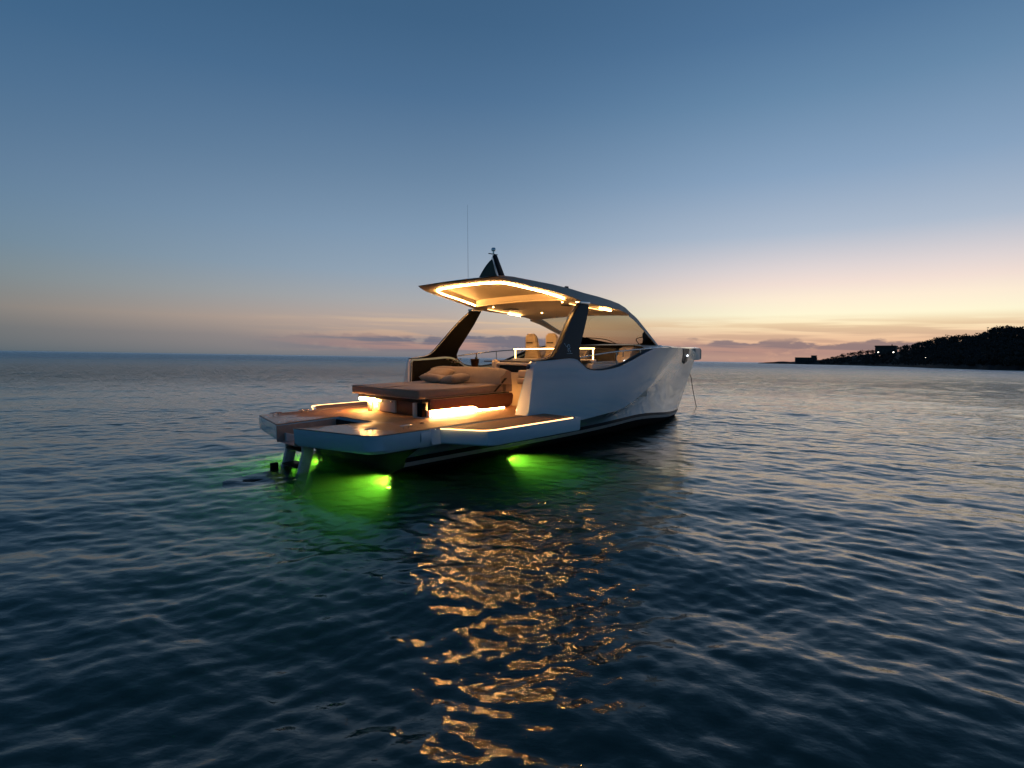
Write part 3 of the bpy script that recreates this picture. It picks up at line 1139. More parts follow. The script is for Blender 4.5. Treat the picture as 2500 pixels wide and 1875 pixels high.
# leather side valance with the step in its lower edge
prism('side_panel', [(1.84, 0.868), (2.86, 0.868), (2.93, 0.85), (3.02, 0.80), (3.10, 0.785), (3.84, 0.785), (3.93, 0.84), (3.96, 1.00), (3.93, 1.055), (1.84, 1.055)], 'y', -0.90, -0.82, M_leather, bed, 0.014, 3)
box('bed_frame', 1.74, 3.95, -0.80, 1.24, 1.00, 1.07, M_rubber, bed, 0.01)
box('plinth', 1.98, 3.90, -0.66, 1.10, ZD + 0.001, 0.995, M_gelin, bed, 0.02)
prism('glow_panel', [(1.90, 0.752), (1.90, 0.862), (2.84, 0.862), (2.92, 0.84), (3.0, 0.79), (3.08, 0.777), (3.80, 0.777), (3.80, 0.752)], 'y', -0.800, -0.775, M_ledp, bed)  # glowing panel replaces the hidden tube and the pale base it lights
box('toe_kick', 1.70, 3.86, -0.82, -0.665, ZD + 0.001, 0.751, M_gelin, bed, 0.004)
box('toe_block', 1.845, 1.897, -0.82, -0.665, 0.752, 0.862, M_gelin, bed, 0.006)
box('end_panel', 1.74, 1.84, -0.79, -0.66, 0.753, 0.995, M_black, bed, 0.004)  # black panel stands in for the shaded void by the corner post
# aft end: corner post, cabinet doors, mullions
box('corner_post', 1.70, 1.775, -0.655, -0.575, ZD + 0.001, 0.998, M_gelin, bed, 0.012)
box('aft_cabinet', 1.86, 1.975, -0.49, 0.62, ZD + 0.001, 0.998, M_leather, bed, 0.01)
dr_ = box('cabinet_door', 1.81, 1.855, 0.10, 0.62, ZD + 0.02, 0.99, M_gelin, bed, 0.012)
lathe('door_knob', [(0.014, -0.014), (0.018, 0), (0.014, 0.014)], (1.80, 0.50, 0.955), M_steel, bed, 8)
lathe('door_knob', [(0.014, -0.014), (0.018, 0), (0.014, 0.014)], (1.80, 0.18, 0.955), M_steel, bed, 8)
for k in range(6):
    box('louvre', 1.87, 1.93, 0.64, 0.86, 0.77 + 0.036 * k, 0.79 + 0.036 * k, M_gelin, bed, 0.003)
box('lamp_post', 1.76, 1.83, 0.88, 0.945, ZD + 0.001, 0.93, M_gelin, bed, 0.012)
box('aft_lamp', 1.74, 1.85, 0.80, 1.22, 0.935, 0.995, M_ledp, bed, 0.02, 3)

# ---- cockpit furniture
cab = empty('galley_cabinet', parent=yacht)
box('carcass', 4.25, 4.95, -1.58, -0.20, ZD + 0.001, 1.44, M_cream, cab, 0.02)
box('seat_cushion', 4.10, 4.24, -1.56, -0.86, 1.22, 1.34, M_cream, cab, 0.03, 3)
box('back_cushion', 4.13, 4.24, -1.56, -0.86, 1.345, 1.50, M_cream, cab, 0.03, 3)
box('front_panel', 4.17, 4.245, -1.56, -0.92, 0.99, 1.21, M_cream, cab, 0.012)
box('front_panel', 4.15, 4.245, -1.56, -0.92, 0.75, 0.98, M_cream, cab, 0.012)
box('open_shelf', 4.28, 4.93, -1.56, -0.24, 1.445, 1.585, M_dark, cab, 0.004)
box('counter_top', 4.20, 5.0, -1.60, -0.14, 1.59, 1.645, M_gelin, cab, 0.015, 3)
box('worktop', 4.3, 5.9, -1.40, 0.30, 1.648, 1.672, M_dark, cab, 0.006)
lathe('bolster', [(0.06, 0), (0.085, 0.02), (0.09, 0.16), (0.075, 0.205), (0.04, 0.225)], (4.24, -0.13, 1.475), M_cream, cab, 14)
box('end_panel', 4.22, 4.95, -0.19, -0.12, ZD + 0.001, 1.50, M_gelin, cab, 0.012)
bar = empty('wet_bar', parent=yacht)
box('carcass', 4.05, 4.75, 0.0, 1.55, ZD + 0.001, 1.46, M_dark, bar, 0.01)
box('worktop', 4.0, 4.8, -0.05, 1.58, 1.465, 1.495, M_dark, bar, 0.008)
# guard glass with pale frame abaft the helm
gr = empty('glass_screen', parent=yacht)
M_frame = emis('fill_glow_frame', WARM, 16.0)  # emission added to the frame to light seats and ceiling
GX = 6.0
tube('frame', spline([(GX, 0.93, 1.69), (GX, 0.93, 1.86), (GX, 0.925, 1.905), (GX, 0.88, 1.915), (GX, -0.4, 1.925), (GX, -1.36, 1.93), (GX, -1.40, 1.92), (GX, -1.405, 1.87), (GX, -1.405, 1.67)], 4), 0.012, M_frame, gr, 8)
box('pane', GX - 0.004, GX + 0.004, -1.38, 0.91, 1.69, 1.905, M_glass, gr, 0.0)
box('screen_base', 5.92, 6.12, -1.42, 1.0, ZD + 0.001, 1.688, M_gelin, gr, 0.02)
# helm seats


def helm_seat(y, nm):
    s = empty('helm_seat', parent=yacht)
    rws_ = []
    for i in range(17):
        f = i / 16
        z = 1.40 + 0.90 * f
        hw = float(np.interp(f, [0, .3, .45, .7, .9, .97, 1.0], [.27, .27, .21, .185, .165, .14, .09]))
        th = float(np.interp(f, [0, .4, .9, 1.0], [.13, .12, .09, .04]))
        xo = 6.62 - 0.12 * f
        ring = []
        for k in range(18):
            a = 2 * PI * k / 18
            ca, sa = math.cos(a), math.sin(a)
            ring.append((xo + th * (abs(ca) ** .7) * (1 if ca > 0 else -1) - 0.05 * (abs(sa) ** 3 - 0.5), y + hw * (abs(sa) ** .6) * (1 if sa > 0 else -1), z))
        rws_.append(ring)
    loft('backrest', rws_, M_cream, s, True, True, True, 60)
    box('cushion', 6.68, 7.20, y - .27, y + .27, 1.32, 1.48, M_cream, s, 0.05, 3)
    for q_ in (-1, 1):
        box('armrest', 6.66, 7.05, y + q_ * .27 - .035, y + q_ * .27 + .035, 1.60, 1.67, M_cream, s, 0.025, 3)
    box('pedestal', 6.72, 7.05, y - .12, y + .12, ZD + 0.001, 1.318, M_gelin, s, 0.03)
    box('back_slot', 6.405, 6.44, y - .095, y + .095, 2.055, 2.085, M_dark, s, 0.006)
    return s


helm_seat(0.84, 'a')
helm_seat(0.17, 'b')
# low cabinet by the starboard side deck
sc_ = empty('side_cabinet', parent=yacht)
box('carcass', 5.75, 7.05, -1.56, -1.20, ZD + 0.001, 1.60, M_gelin, sc_, 0.05, 3)
box('tray', 5.85, 6.8, -1.50, -1.26, 1.602, 1.612, M_dark, sc_, 0.004)
box('rim', 5.82, 6.83, -1.545, -1.515, 1.602, 1.64, M_gelin, sc_, 0.008)
# console, companionway and dash
con = empty('helm_console', parent=yacht)
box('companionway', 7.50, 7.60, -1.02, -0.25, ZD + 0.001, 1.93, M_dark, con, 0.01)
prism('console_side', [(7.42, 0.74), (7.42, 1.35), (7.50, 1.70), (7.64, 1.92), (7.80, 1.97), (9.0, 1.98), (9.0, 1.5), (7.9, 1.40), (7.8, 0.74)], 'y', -1.42, -1.05, M_cream, con, 0.02, 3)
prism('console_body', [(7.45, 0.74), (7.45, 1.55), (7.35, 1.75), (7.55, 1.95), (8.1, 1.98), (9.0, 1.98), (9.0, 1.5), (7.9, 1.40), (7.8, 0.74)], 'y', -0.22, 1.40, M_gelin, con, 0.02, 3)
prism('dash_top', [(7.75, -1.40), (8.3, -1.33), (9.1, -1.18), (9.6, -0.95), (9.9, -0.5), (9.98, 0), (9.9, 0.5), (9.6, 0.95), (9.1, 1.18), (8.3, 1.33), (7.75, 1.40)], 'z', 1.985, 2.005, M_dark, con)
rws = []
for k in np.linspace(-1, 1, 25):
    a_ = k * PI / 2 * 1.0
    rws.append([(9.15 + 0.92 * math.cos(a_) ** 0.8, 1.235 * math.sin(a_), 2.0), (9.17 + 0.96 * math.cos(a_) ** 0.8, 1.275 * math.sin(a_), 1.97), (9.19 + 0.99 * math.cos(a_) ** 0.8, 1.30 * math.sin(a_), 1.92)])
loft('coachroof', [[(7.7, -1.40, 2.0), (7.7, -1.60, 1.975), (7.7, -1.74, 1.90)], [(8.4, -1.335, 2.0), (8.4, -1.52, 1.97), (8.4, -1.68, 1.915)]] + rws + [[(8.4, 1.335, 2.0), (8.4, 1.52, 1.97), (8.4, 1.68, 1.915)], [(7.7, 1.40, 2.0), (7.7, 1.60, 1.975), (7.7, 1.74, 1.90)]], M_gelin, con, False, False, True, 40)
rr_ = [(7.28 + 0.07 * math.sin(a), 0.52 + 0.19 * math.cos(a), 1.80 + 0.17 * math.sin(a)) for a in np.linspace(0, 2 * PI, 28, endpoint=False)]
bm = bmesh.new()
tube('', rr_, 0.016, None, None, 8, True, bm=bm)
tube('', [(7.28, 0.34, 1.80), (7.28, 0.70, 1.80)], 0.012, None, None, 6, bm=bm)
tube('', [(7.28, 0.52, 1.80), (7.46, 0.52, 1.72)], 0.03, None, None, 8, bm=bm)
frombm('steering_wheel', bm, M_black, con, True, 50)
# side lockers seen through the opening
tube('console_handle', [(7.40, -1.30, 1.72), (7.40, -1.30, 1.88)], 0.012, M_steel, con, 6)
lathe('courtesy_lamp', [(0.02, -.02), (0.03, 0), (0.02, .02)], (7.41, -1.34, 1.62), M_nav, con, 10)

# ---- foredeck and bow
rws = []
for x in [7.9, 8.3, 8.8, 9.4, 10, 10.6, 11.2, 11.8, 12.4, 12.9, 13.3, 13.6]:
    ys = sheer_y(x) - 0.015
    zs = interp(x, SHEER) + 0.006
    cro = 0.10 * min(1, ys / 1.2)
    rws.append([(x, ys * k, zs + cro * (1 - k * k)) for k in (-1, -.85, -.6, -.3, 0, .3, .6, .85, 1)])
loft('foredeck', rws, M_gel, yacht, False, False, True, 40)
# bow pulpit: blunt cream nose ahead of a dark panel
nose = empty('bow_nose', parent=yacht)
SK = [hull_levels(x_)[7:] for x_ in np.linspace(9.5, 14.1, 50)]


def skin_y(x, z, off):
    xa, ya = [], []
    for row in SK:
        zz = [p_[2] for p_ in row]
        xa.append(float(np.interp(z, zz, [p_[0] for p_ in row])))
        ya.append(float(np.interp(z, zz, [p_[1] for p_ in row])))
    return float(np.interp(x, xa, ya)) + off


rws = []
for i in range(9):
    f = i / 8
    xt_, xb_ = 12.06 + (14.08 - 12.06) * f, 12.78 + (13.98 - 12.78) * f
    tip = max(0.0, 0.17 * f)
    row = []
    for k in range(6):
        g = k / 5
        x_, z_ = xt_ + (xb_ - xt_) * g, 1.90 - 0.40 * g
        y_ = max(skin_y(min(x_, 14.0), z_, 0.014), tip)
        row.append((x_, y_, z_))
    rws.append([(p_[0], -p_[1], p_[2]) for p_ in row] + [(row[-1][0], 0.0, row[-1][2] - 0.01)] + [(p_[0], p_[1], p_[2]) for p_ in reversed(row)] + [(row[0][0], 0.0, 1.935)])
for x_, hw, zt, zb in ((14.18, 0.155, 1.865, 1.52), (14.28, 0.13, 1.83, 1.55), (14.33, 0.07, 1.78, 1.60)):
    rws.append([(x_, -hw, zt - (zt - zb) * k / 5) for k in range(6)] + [(x_, 0, zb - .005)] + [(x_, hw, zb + (zt - zb) * k / 5) for k in range(6)] + [(x_, 0, zt + .01)])
loft('nose_cap', rws, mat('ivory_gelcoat', (0.84, 0.80, 0.68), 0.14, coat=1.0, noise=(3, .05)), nose, True, True, True, 35)


for sgn in (-1, 1):
    qd = [(10.75, 1.885), (12.05, 1.885), (12.75, 1.50), (12.30, 1.42), (11.75, 1.58)]
    edge = []
    for i in range(5):
        a_, b_ = qd[i], qd[(i + 1) % 5]
        edge += [(a_[0] + (b_[0] - a_[0]) * k / 4, a_[1] + (b_[1] - a_[1]) * k / 4) for k in range(4)]
    cen = (12.05, 1.66)
    V_ = [(cen[0], sgn * skin_y(*cen, 0.024), cen[1])] + [(x, sgn * skin_y(x, z, 0.018), z) for x, z in edge] + [(x, sgn * skin_y(x, z, -0.02), z) for x, z in edge]
    k = len(edge)
    F_ = [(0, 1 + i, 1 + (i + 1) % k) for i in range(k)] + [(1 + i, 1 + (i + 1) % k, 1 + k + (i + 1) % k, 1 + k + i) for i in range(k)]
    pn = raw('bow_panel', V_, F_, M_boot, nose)
    lathe('navigation_light', [(0.012, -.03), (0.03, -.02), (0.034, 0), (0.03, .02), (0.012, .03)], (12.15, sgn * (skin_y(12.15, 1.68, 0.02)), 1.68), M_nav, nose, 10)
# anchor roller on the nose
tube('anchor_roller', [(13.9, -0.07, 1.895), (13.9, 0.07, 1.895)], 0.03, M_steel, nose, 10)

# ---- hardtop
ht = empty('hardtop', parent=yacht)
HT = [  # x, half width, edge top z, underside z, camber
    (3.22, 1.20, 3.285, 3.275, 0.015), (3.30, 1.26, 3.292, 3.245, 0.03), (3.50, 1.33, 3.285, 3.195, 0.06), (3.90, 1.43, 3.245, 3.135, 0.10), (4.40, 1.55, 3.195, 3.07, 0.13), (4.90, 1.63, 3.135, 2.985, 0.14),
    (5.30, 1.665, 3.078, 2.90, 0.14), (5.80, 1.67, 3.035, 2.855, 0.14), (6.30, 1.65, 2.985, 2.83, 0.13), (6.70, 1.615, 2.935, 2.80, 0.12), (7.05, 1.575, 2.86, 2.755, 0.10), (7.35, 1.53, 2.755, 2.69, 0.08)]
rows_ = []
for x, hw, zt, zu, cb in HT:
    rows_.append([(x + 0.02, -hw * 0.985, zu)] + [(x, hw * k, zt + cb * (1 - k * k)) for k in (-1, -.92, -.75, -.5, -.25, 0, .25, .5, .75, .92, 1)] + [(x + 0.02, hw * 0.985, zu)])
loft('roof_shell', rows_, M_gel, ht, False, False, True, 32)


def under_z(x, y):
    hw = interp(x, [(a[0], a[1]) for a in HT])
    return interp(x, [(a[0] + 0.02, a[3]) for a in HT]) + 0.05 * min(1, max(0, (x - 3.24) / 0.3)) * (1 - (y / hw) ** 2)


def top_z(x, y):
    hw = interp(x, [(a[0], a[1]) for a in HT])
    return interp(x, [(a[0], a[2]) for a in HT]) + interp(x, [(a[0], a[4]) for a in HT]) * (1 - (y / hw) ** 2)


def hole_w(x):
    return interp(x, [(3.55, 0.90), (3.60, 1.00), (3.70, 1.07), (4.0, 1.16), (4.6, 1.27), (5.05, 1.33)])


def multi_loft(name, patches, m, parent):
    V_, F_ = [], []
    for rows__ in patches:
        b0, k_ = len(V_), len(rows__[0])
        V_ += [v for r in rows__ for v in r]
        for i in range(len(rows__) - 1):
            for j in range(k_ - 1):
                c_ = b0 + i * k_ + j
                F_.append((c_, c_ + 1, c_ + 1 + k_, c_ + k_))
    return raw(name, V_, F_, m, parent, True, 32)


def lining(x, y0, y1, n_):
    return [(x, y0 + (y1 - y0) * j / n_, under_z(x, y0 + (y1 - y0) * j / n_)) for j in range(n_ + 1)]


def hw_at(x):
    return interp(x, [(a[0] + 0.02, a[1]) for a in HT]) * 0.985


H0, H1 = 3.55, 5.05
M_ceil = mat('cream_ceiling_lining', (0.70, 0.60, 0.47), 0.5, noise=(3, .05))
multi_loft('ceiling_lining', [
    [lining(x, -hw_at(x), hw_at(x), 16) for x in np.linspace(3.24, H0, 6)],
    [lining(x, -hw_at(x), hw_at(x), 16) for x in np.linspace(H1, 7.37, 22)],
    [lining(x, -hw_at(x), -hole_w(x), 4) for x in np.linspace(H0, H1, 16)],
    [lining(x, hole_w(x), hw_at(x), 4) for x in np.linspace(H0, H1, 16)]], M_ceil, ht)
# coffered headliner inside its light line
M_liner = mat('warm_headliner', (0.72, 0.60, 0.44), 0.6, noise=(3, .06))
rws = []
for x in [H0, H0 + .012, H0 + .04] + list(np.linspace(H0 + .12, H1 - .12, 9)) + [H1 - .04, H1 - .012, H1]:
    row = []
    yw = hole_w(x)
    for d_ in (0, .012, .04, .12, .3, .6, .9):
        row.append(min(d_, yw))
    ys_ = [-yw + d_ for d_ in row] + [0.0] + [yw - d_ for d_ in reversed(row)]
    pts = []
    for y in ys_:
        d_ = min(x - H0, H1 - x, yw - abs(y))
        f = min(1, max(0, d_ / 0.04))
        rec = min(0.095, top_z(x, y) - under_z(x, y) - 0.035)
        pts.append((x, y, under_z(x, y) + rec * f))
    rws.append(pts)
loft('headliner', rws, M_liner, ht, False, False, True, 40)
led = spline([(5.03, -1.345, 0), (4.6, -1.285, 0), (4.0, -1.175, 0), (3.72, -1.09, 0), (3.58, -0.98, 0), (3.545, -0.80, 0), (3.53, 0, 0), (3.545, 0.80, 0), (3.58, 0.98, 0), (3.72, 1.09, 0), (4.0, 1.175, 0), (4.6, 1.285, 0), (5.03, 1.345, 0)], 8)
tube('light_line', [(p.x, p.y, under_z(p.x, p.y) - 0.014) for p in led], 0.012, M_led, ht, 6)
rws = [[(x, y, under_z(x, y) - 0.003 - dz) for y in (-1.32, -.7, 0, .7, 1.32)] for x, dz in ((5.055, 0.0), (5.06, 0.035), (5.13, 0.035), (5.135, 0.0))]
loft('cross_beam', rws, M_liner, ht, False, False, True, 30)
for (x, y) in ((5.75, -0.95), (5.75, 0.85)):
    z = under_z(x, y) - 0.012
    box('speaker_grille', x - .15, x + .15, y - .13, y + .13, z - 0.012, z, M_dark, ht, 0.005)
for (x, y) in ((5.35, -1.05), (5.35, 1.05), (6.75, -0.7), (6.75, 0.7)):
    lathe('downlight', [(0.013, -0.006), (0.018, 0.0)], (x, y, under_z(x, y) - 0.004), M_led2, ht, 12)
for sgn in (-1, 1):
    tube('side_light', [(x, sgn * 1.40, under_z(x, 1.40) - 0.03) for x in (6.25, 6.4, 6.55, 6.7)], 0.012, M_led2, ht, 6)
    tube('side_trim', [(x, sgn * 1.24, under_z(x, 1.24) - 0.035) for x in np.linspace(5.35, 6.6, 8)], 0.008, M_led3, ht, 6)

# ---- windscreen with its side frames
ws = empty('windscreen', parent=yacht)
APIL = [(7.28, 1.54, 2.75), (7.65, 1.49, 2.635), (8.03, 1.435, 2.475), (8.6, 1.34, 2.235), (9.18, 1.24, 1.985)]
ap = spline(APIL, 8)
for sgn in (-1, 1):
    rws = []
    for i, p in enumerate(ap):
        f = i / (len(ap) - 1)
        tw = 0.13 * (1 - f) + 0.045 * f
        rws.append([(p.x, sgn * (p.y + .012), p.z + .02), (p.x + .02, sgn * (p.y - tw), p.z + .055 - 0.02 * f), (p.x + .01, sgn * (p.y - tw), p.z + .01 - 0.02 * f), (p.x - .03 * (1 - f), sgn * (p.y), p.z - 0.06 * (1 - f) - .02)])
    loft('side_frame', rws, M_gel, ws, True, True, True, 40)
rws = []
for i, p in enumerate(ap):
    f = i / (len(ap) - 1)
    bul = 0.10 + 0.75 * f
    yw = p.y - (0.11 * (1 - f) + .04 * f)
    rws.append([(p.x + bul * (1 - k * k), yw * k, p.z + .03 + 0.055 * (1 - k * k) * (1 - f)) for k in np.linspace(-1, 1, 21)])
loft('glass', rws, M_screen, ws, False, False, True, 60)
# blacked-out lower corners and base band
for sgn in (-1, 1):
    V_, F_ = [], []
    for j, k in enumerate(np.linspace(1, 0.20, 9)):
        h = interp(k, [(0.2, 0.03), (0.4, 0.06), (0.6, 0.15), (0.8, 0.27), (0.9, 0.31), (1.0, 0.34)])
        for g in (0, 1):
            zz = 1.985 + g * h
            f = min(1, max(0, (2.75 - zz) / (2.75 - 1.985)))
            px_ = interp(-zz, [(-p.z, p.x) for p in ap])
            py_ = interp(-zz, [(-p.z, p.y) for p in ap]) - (0.11 * (1 - f) + .04 * f)
            bul = 0.10 + 0.75 * f
            V_.append((px_ + bul * (1 - k * k) - 0.012, sgn * py_ * k, zz + .02))
    for j in range(8):
        F_.append((2 * j, 2 * j + 2, 2 * j + 3, 2 * j + 1))
    raw('black_corner', V_, F_, M_black, ws, True)
p = ap[-1]
tube('base_band', [(p.x + 0.85 * (1 - k * k) - .02, 1.2 * k, 2.005) for k in np.linspace(-1, 1, 21)], 0.03, M_black, ws, 8)
for sgn in (-1, 1):
    tube('wiper', spline([(9.75, sgn * 0.35, 2.03), (9.35, sgn * 0.50, 2.17), (9.0, sgn * 0.95, 2.23)], 6), 0.012, M_black, ws, 6)

# ---- hardtop pillars
PO = [(5.14, 2.87), (5.115, 2.833), (4.958, 2.709), (4.732, 2.51), (4.519, 2.294), (4.31, 2.069), (4.15, 1.905), (4.078, 1.84), (4.0, 1.79), (3.88, 1.755), (3.70, 1.728), (3.45, 1.716),
      (3.45, 1.708), (3.8, 1.714), (4.3, 1.739), (4.54, 1.748), (4.72, 1.715), (4.91, 1.61), (5.06, 1.524), (5.16, 1.49), (5.20, 1.505), (5.10, 1.545), (4.94, 1.60), (4.865, 1.68), (4.838, 1.777), (4.884, 1.923), (5.083, 2.213), (5.293, 2.529), (5.46, 2.834), (5.48, 2.87)]


def pil_y(z):
    return 1.905 - max(0, (z - 1.75)) / 1.1 * 0.225


for sgn in (-1, 1):
    bm = bmesh.new()
    oo = [bm.verts.new((x, sgn * pil_y(z), z)) for x, z in PO]
    ii = [bm.verts.new((x, sgn * (pil_y(z) - 0.10), z)) for x, z in PO]
    k = len(PO)
    for i in range(k):
        bm.faces.new((oo[i], oo[(i + 1) % k], ii[(i + 1) % k], ii[i]))
    fs = [bm.faces.new(oo), bm.faces.new(list(reversed(ii)))]
    bmesh.ops.recalc_face_normals(bm, faces=bm.faces)
    eo = [e for e in bm.edges if abs(e.verts[0].co.y - e.verts[1].co.y) < 0.09 and len({v in oo for v in e.verts}) == 1]
    bmesh.ops.bevel(bm, geom=eo, offset=0.012, segments=2, affect='EDGES')
    bmesh.ops.triangulate(bm, faces=[f for f in bm.faces if len(f.verts) > 4])
    pil = frombm('roof_pillar', bm, M_navy if sgn < 0 else M_black, yacht, True, 35)
    box('top_joint', 5.12, 5.47, min(sgn * 1.70, sgn * 1.57), max(sgn * 1.70, sgn * 1.57), 2.845, 2.90, M_steel, pil, 0.01)
    # pale piping along the inner aft edge
    tube('piping', spline([(5.05, sgn * (pil_y(2.78) - .085), 2.79), (4.70, sgn * (pil_y(2.5) - .09), 2.495), (4.29, sgn * (pil_y(2.07) - .09), 2.065), (4.07, sgn * (pil_y(1.84) - .09), 1.848), (3.86, sgn * 1.81, 1.768), (3.46, sgn * 1.81, 1.728)], 6), 0.007, M_gelin, pil, 6)
    if sgn < 0:
        # emblem: a small rearing sea-horse in thin pale strokes over a name line
        strokes = [[(4.40, 2.035), (4.44, 1.98), (4.475, 1.965), (4.49, 1.93), (4.475, 1.895), (4.495, 1.865)],
                   [(4.47, 1.97), (4.52, 2.01), (4.56, 1.995), (4.53, 1.965)], [(4.49, 1.93), (4.54, 1.935), (4.565, 1.96)],
                   [(4.485, 1.91), (4.54, 1.90), (4.555, 1.875), (4.53, 1.865)], [(4.43, 1.835), (4.60, 1.84)]]
        bm = bmesh.new()
        for s_ in strokes:
            pts = spline([(x, -(pil_y(z) + 0.001), z) for x, z in s_], 4) if len(s_) > 2 else [Vector((x, -(pil_y(z) + .001), z)) for x, z in s_]
            tube('', pts, 0.0065 if s_ is not strokes[-1] else 0.004, None, None, 5, bm=bm)
        frombm('emblem', bm, mat('pale_emblem_print', (0.70, 0.74, 0.78), 0.5, noise=(30, .1)), pil, True)

# round badge and control on the starboard bulwark end
cp = lathe('control_panel', [(0.045, 0), (0.045, 0.012), (0.035, 0.018)], (0, 0, 0), mat('dark_blue_button', (0.03, 0.03, 0.06), .3, noise=(20, .2)), yacht, 14)
cp.location = (3.385, -1.81, 1.605)
cp.rotation_euler = (0, -PI / 2 + 0.2, 0)

# ---- rails
for sgn in (-1, 1):
    rl = tube('hand_rail', spline([(4.86, sgn * 1.87, 1.745), (5.3, sgn * 1.86, 1.79), (6.2, sgn * 1.85, 1.855), (7.2, sgn * 1.84, 1.90), (7.9, sgn * 1.82, 1.925), (8.6, sgn * 1.76, 1.965), (9.0, sgn * 1.72, 1.945)], 8), 0.014, M_steel, yacht, 8)
    for x in (6.25, 7.25):
        zb = max(interp(x, COAM), interp(x, SHEER))
        zt = interp(x, [(4.86, 1.745), (5.3, 1.79), (6.2, 1.855), (7.2, 1.90), (7.9, 1.925)])
        tube('stanchion', [(x, sgn * 1.85, zb - .01), (x, sgn * 1.848, zt)], 0.010, M_steel, rl, 6)

# ---- mast, light and aerial on the roof
mast = empty('radar_mast', parent=yacht)
prism('mast_fin', [(4.30, 3.36), (4.08, 3.87), (4.13, 3.89), (4.17, 3.87), (4.48, 3.33)], 'y', -0.26, -0.20, M_navy, mast, 0.006)
box('light_bracket', 3.95, 4.20, -0.245, -0.215, 3.885, 3.90, M_navy, mast, 0.003)
lathe('anchor_light', [(0.02, 0), (0.02, .05), (0.045, .06), (0.05, .10), (0.03, .125)], (4.09, -0.23, 3.90), M_steel, mast, 12)
tube('mast_stay', [(4.06, -0.23, 3.84), (4.245, -0.23, 3.36)], 0.008, M_gel, mast, 6)
tube('aerial', [(4.13, 0.6, 3.34), (4.13, 0.6, 5.05)], 0.0045, M_gel, ht, 6, taper=0.45)
lathe('aerial_base', [(0.03, 0), (0.03, .05), (0.015, .07)], (4.13, 0.6, 3.305), M_gel, ht, 10)
box('roof_antenna', 3.72, 3.86, 0.72, 0.80, 3.315, 3.345, M_navy, ht, 0.01)
box('roof_hinge', 4.78, 4.86, -1.60, -1.55, 3.14, 3.185, M_navy, ht, 0.008)

# ---- underwater lights
M_ring = mat('bronze_light_ring', (0.2, 0.14, 0.06), .3, metal=.8, noise=(20, .2))


def uw_light(p, aim, power, ang, blend=0.6):
    e = empty('underwater_light', p, parent=yacht)
    e.rotation_euler = Vector(aim).to_track_quat('-Z', 'Y').to_euler()
    lathe('lens', [(0.026, -0.010), (0.026, 0.0)], (0, 0, 0), M_uw, e, 14)
    lathe('bezel', [(0.065, 0.001), (0.065, 0.03)], (0, 0, 0), M_ring, e, 14)
    ld = bpy.data.lights.new('lamp', 'SPOT')
    ld.energy = power
    ld.color = (0.70, 1.0, 0.05)
    ld.spot_size = R(ang)
    ld.spot_blend = blend
    ld.shadow_soft_size = 0.03
    lo = bpy.data.objects.new('lamp', ld)
    COL.objects.link(lo)
    lo.parent = e
    lo.location = (0, 0, -0.03)
    return e


uw_light((0.82, -1.16, -0.10), (-1.0, -0.25, -0.10), 170, 100, 1.0)
uw_light((0.82, 1.05, -0.10), (-1.0, 0.05, -0.10), 170, 100, 1.0)
uw_light((3.52, -1.15, -0.19), (0.16, -1.0, -0.08), 170, 100, 1.0)

# ------------------------------------------------------------------ loose things on board


def pillow(label, c, size, rot, seed):
    rr2 = random.Random(seed)
    bm = bmesh.new()
    n_ = 12
    V_ = {}
    for side in (1, -1):
        for i in range(n_ + 1):
            for j in range(n_ + 1):
                u, v_ = 2 * i / n_ - 1, 2 * j / n_ - 1
                edge = (1 - u ** 4) * (1 - v_ ** 4)
                h = size[2] / 2 * max(0, edge) ** 0.55 * (1 + 0.06 * math.sin(5 * u + seed) * math.sin(4 * v_))
                pin = 1 - 0.07 * (1 - abs(u)) * abs(v_) ** 3 - 0.0
                pin2 = 1 - 0.07 * (1 - abs(v_)) * abs(u) ** 3
                if side < 0 and (i in (0, n_) or j in (0, n_)):
                    V_[side, i, j] = V_[1, i, j]
                    continue
                V_[side, i, j] = bm.verts.new((u * size[0] / 2 * pin2, v_ * size[1] / 2 * pin, side * h + rr2.uniform(-.002, .002)))
    for side in (1, -1):
        for i in range(n_):
            for j in range(n_):
                bm.faces.new((V_[side, i, j], V_[side, i + 1, j], V_[side, i + 1, j + 1], V_[side, i, j + 1]))
    o = frombm('pillow', bm, M_fab2, None, True)
    o.location = on_board(c)
    o.rotation_euler = rot
    tag(o, label, 'pillow', 'pillows on the sunbed')
    return o


pillow('pillow at the back of the heap, seen edge-on above the others', (3.37, 0.72, 1.405), (0.44, 0.58, 0.16), (0.05, -0.40, 0.20), 1)
pillow('shaded pillow lying left under the pale one on the sunbed', (3.14, 0.55, 1.318), (0.46, 0.56, 0.18), (0.10, 0.03, 0.25), 2)
pillow('plump front pillow on the sunbed, nearest the yacht\'s open side', (3.20, 0.02, 1.325), (0.46, 0.62, 0.19), (-0.14, -0.10, -0.20), 3)

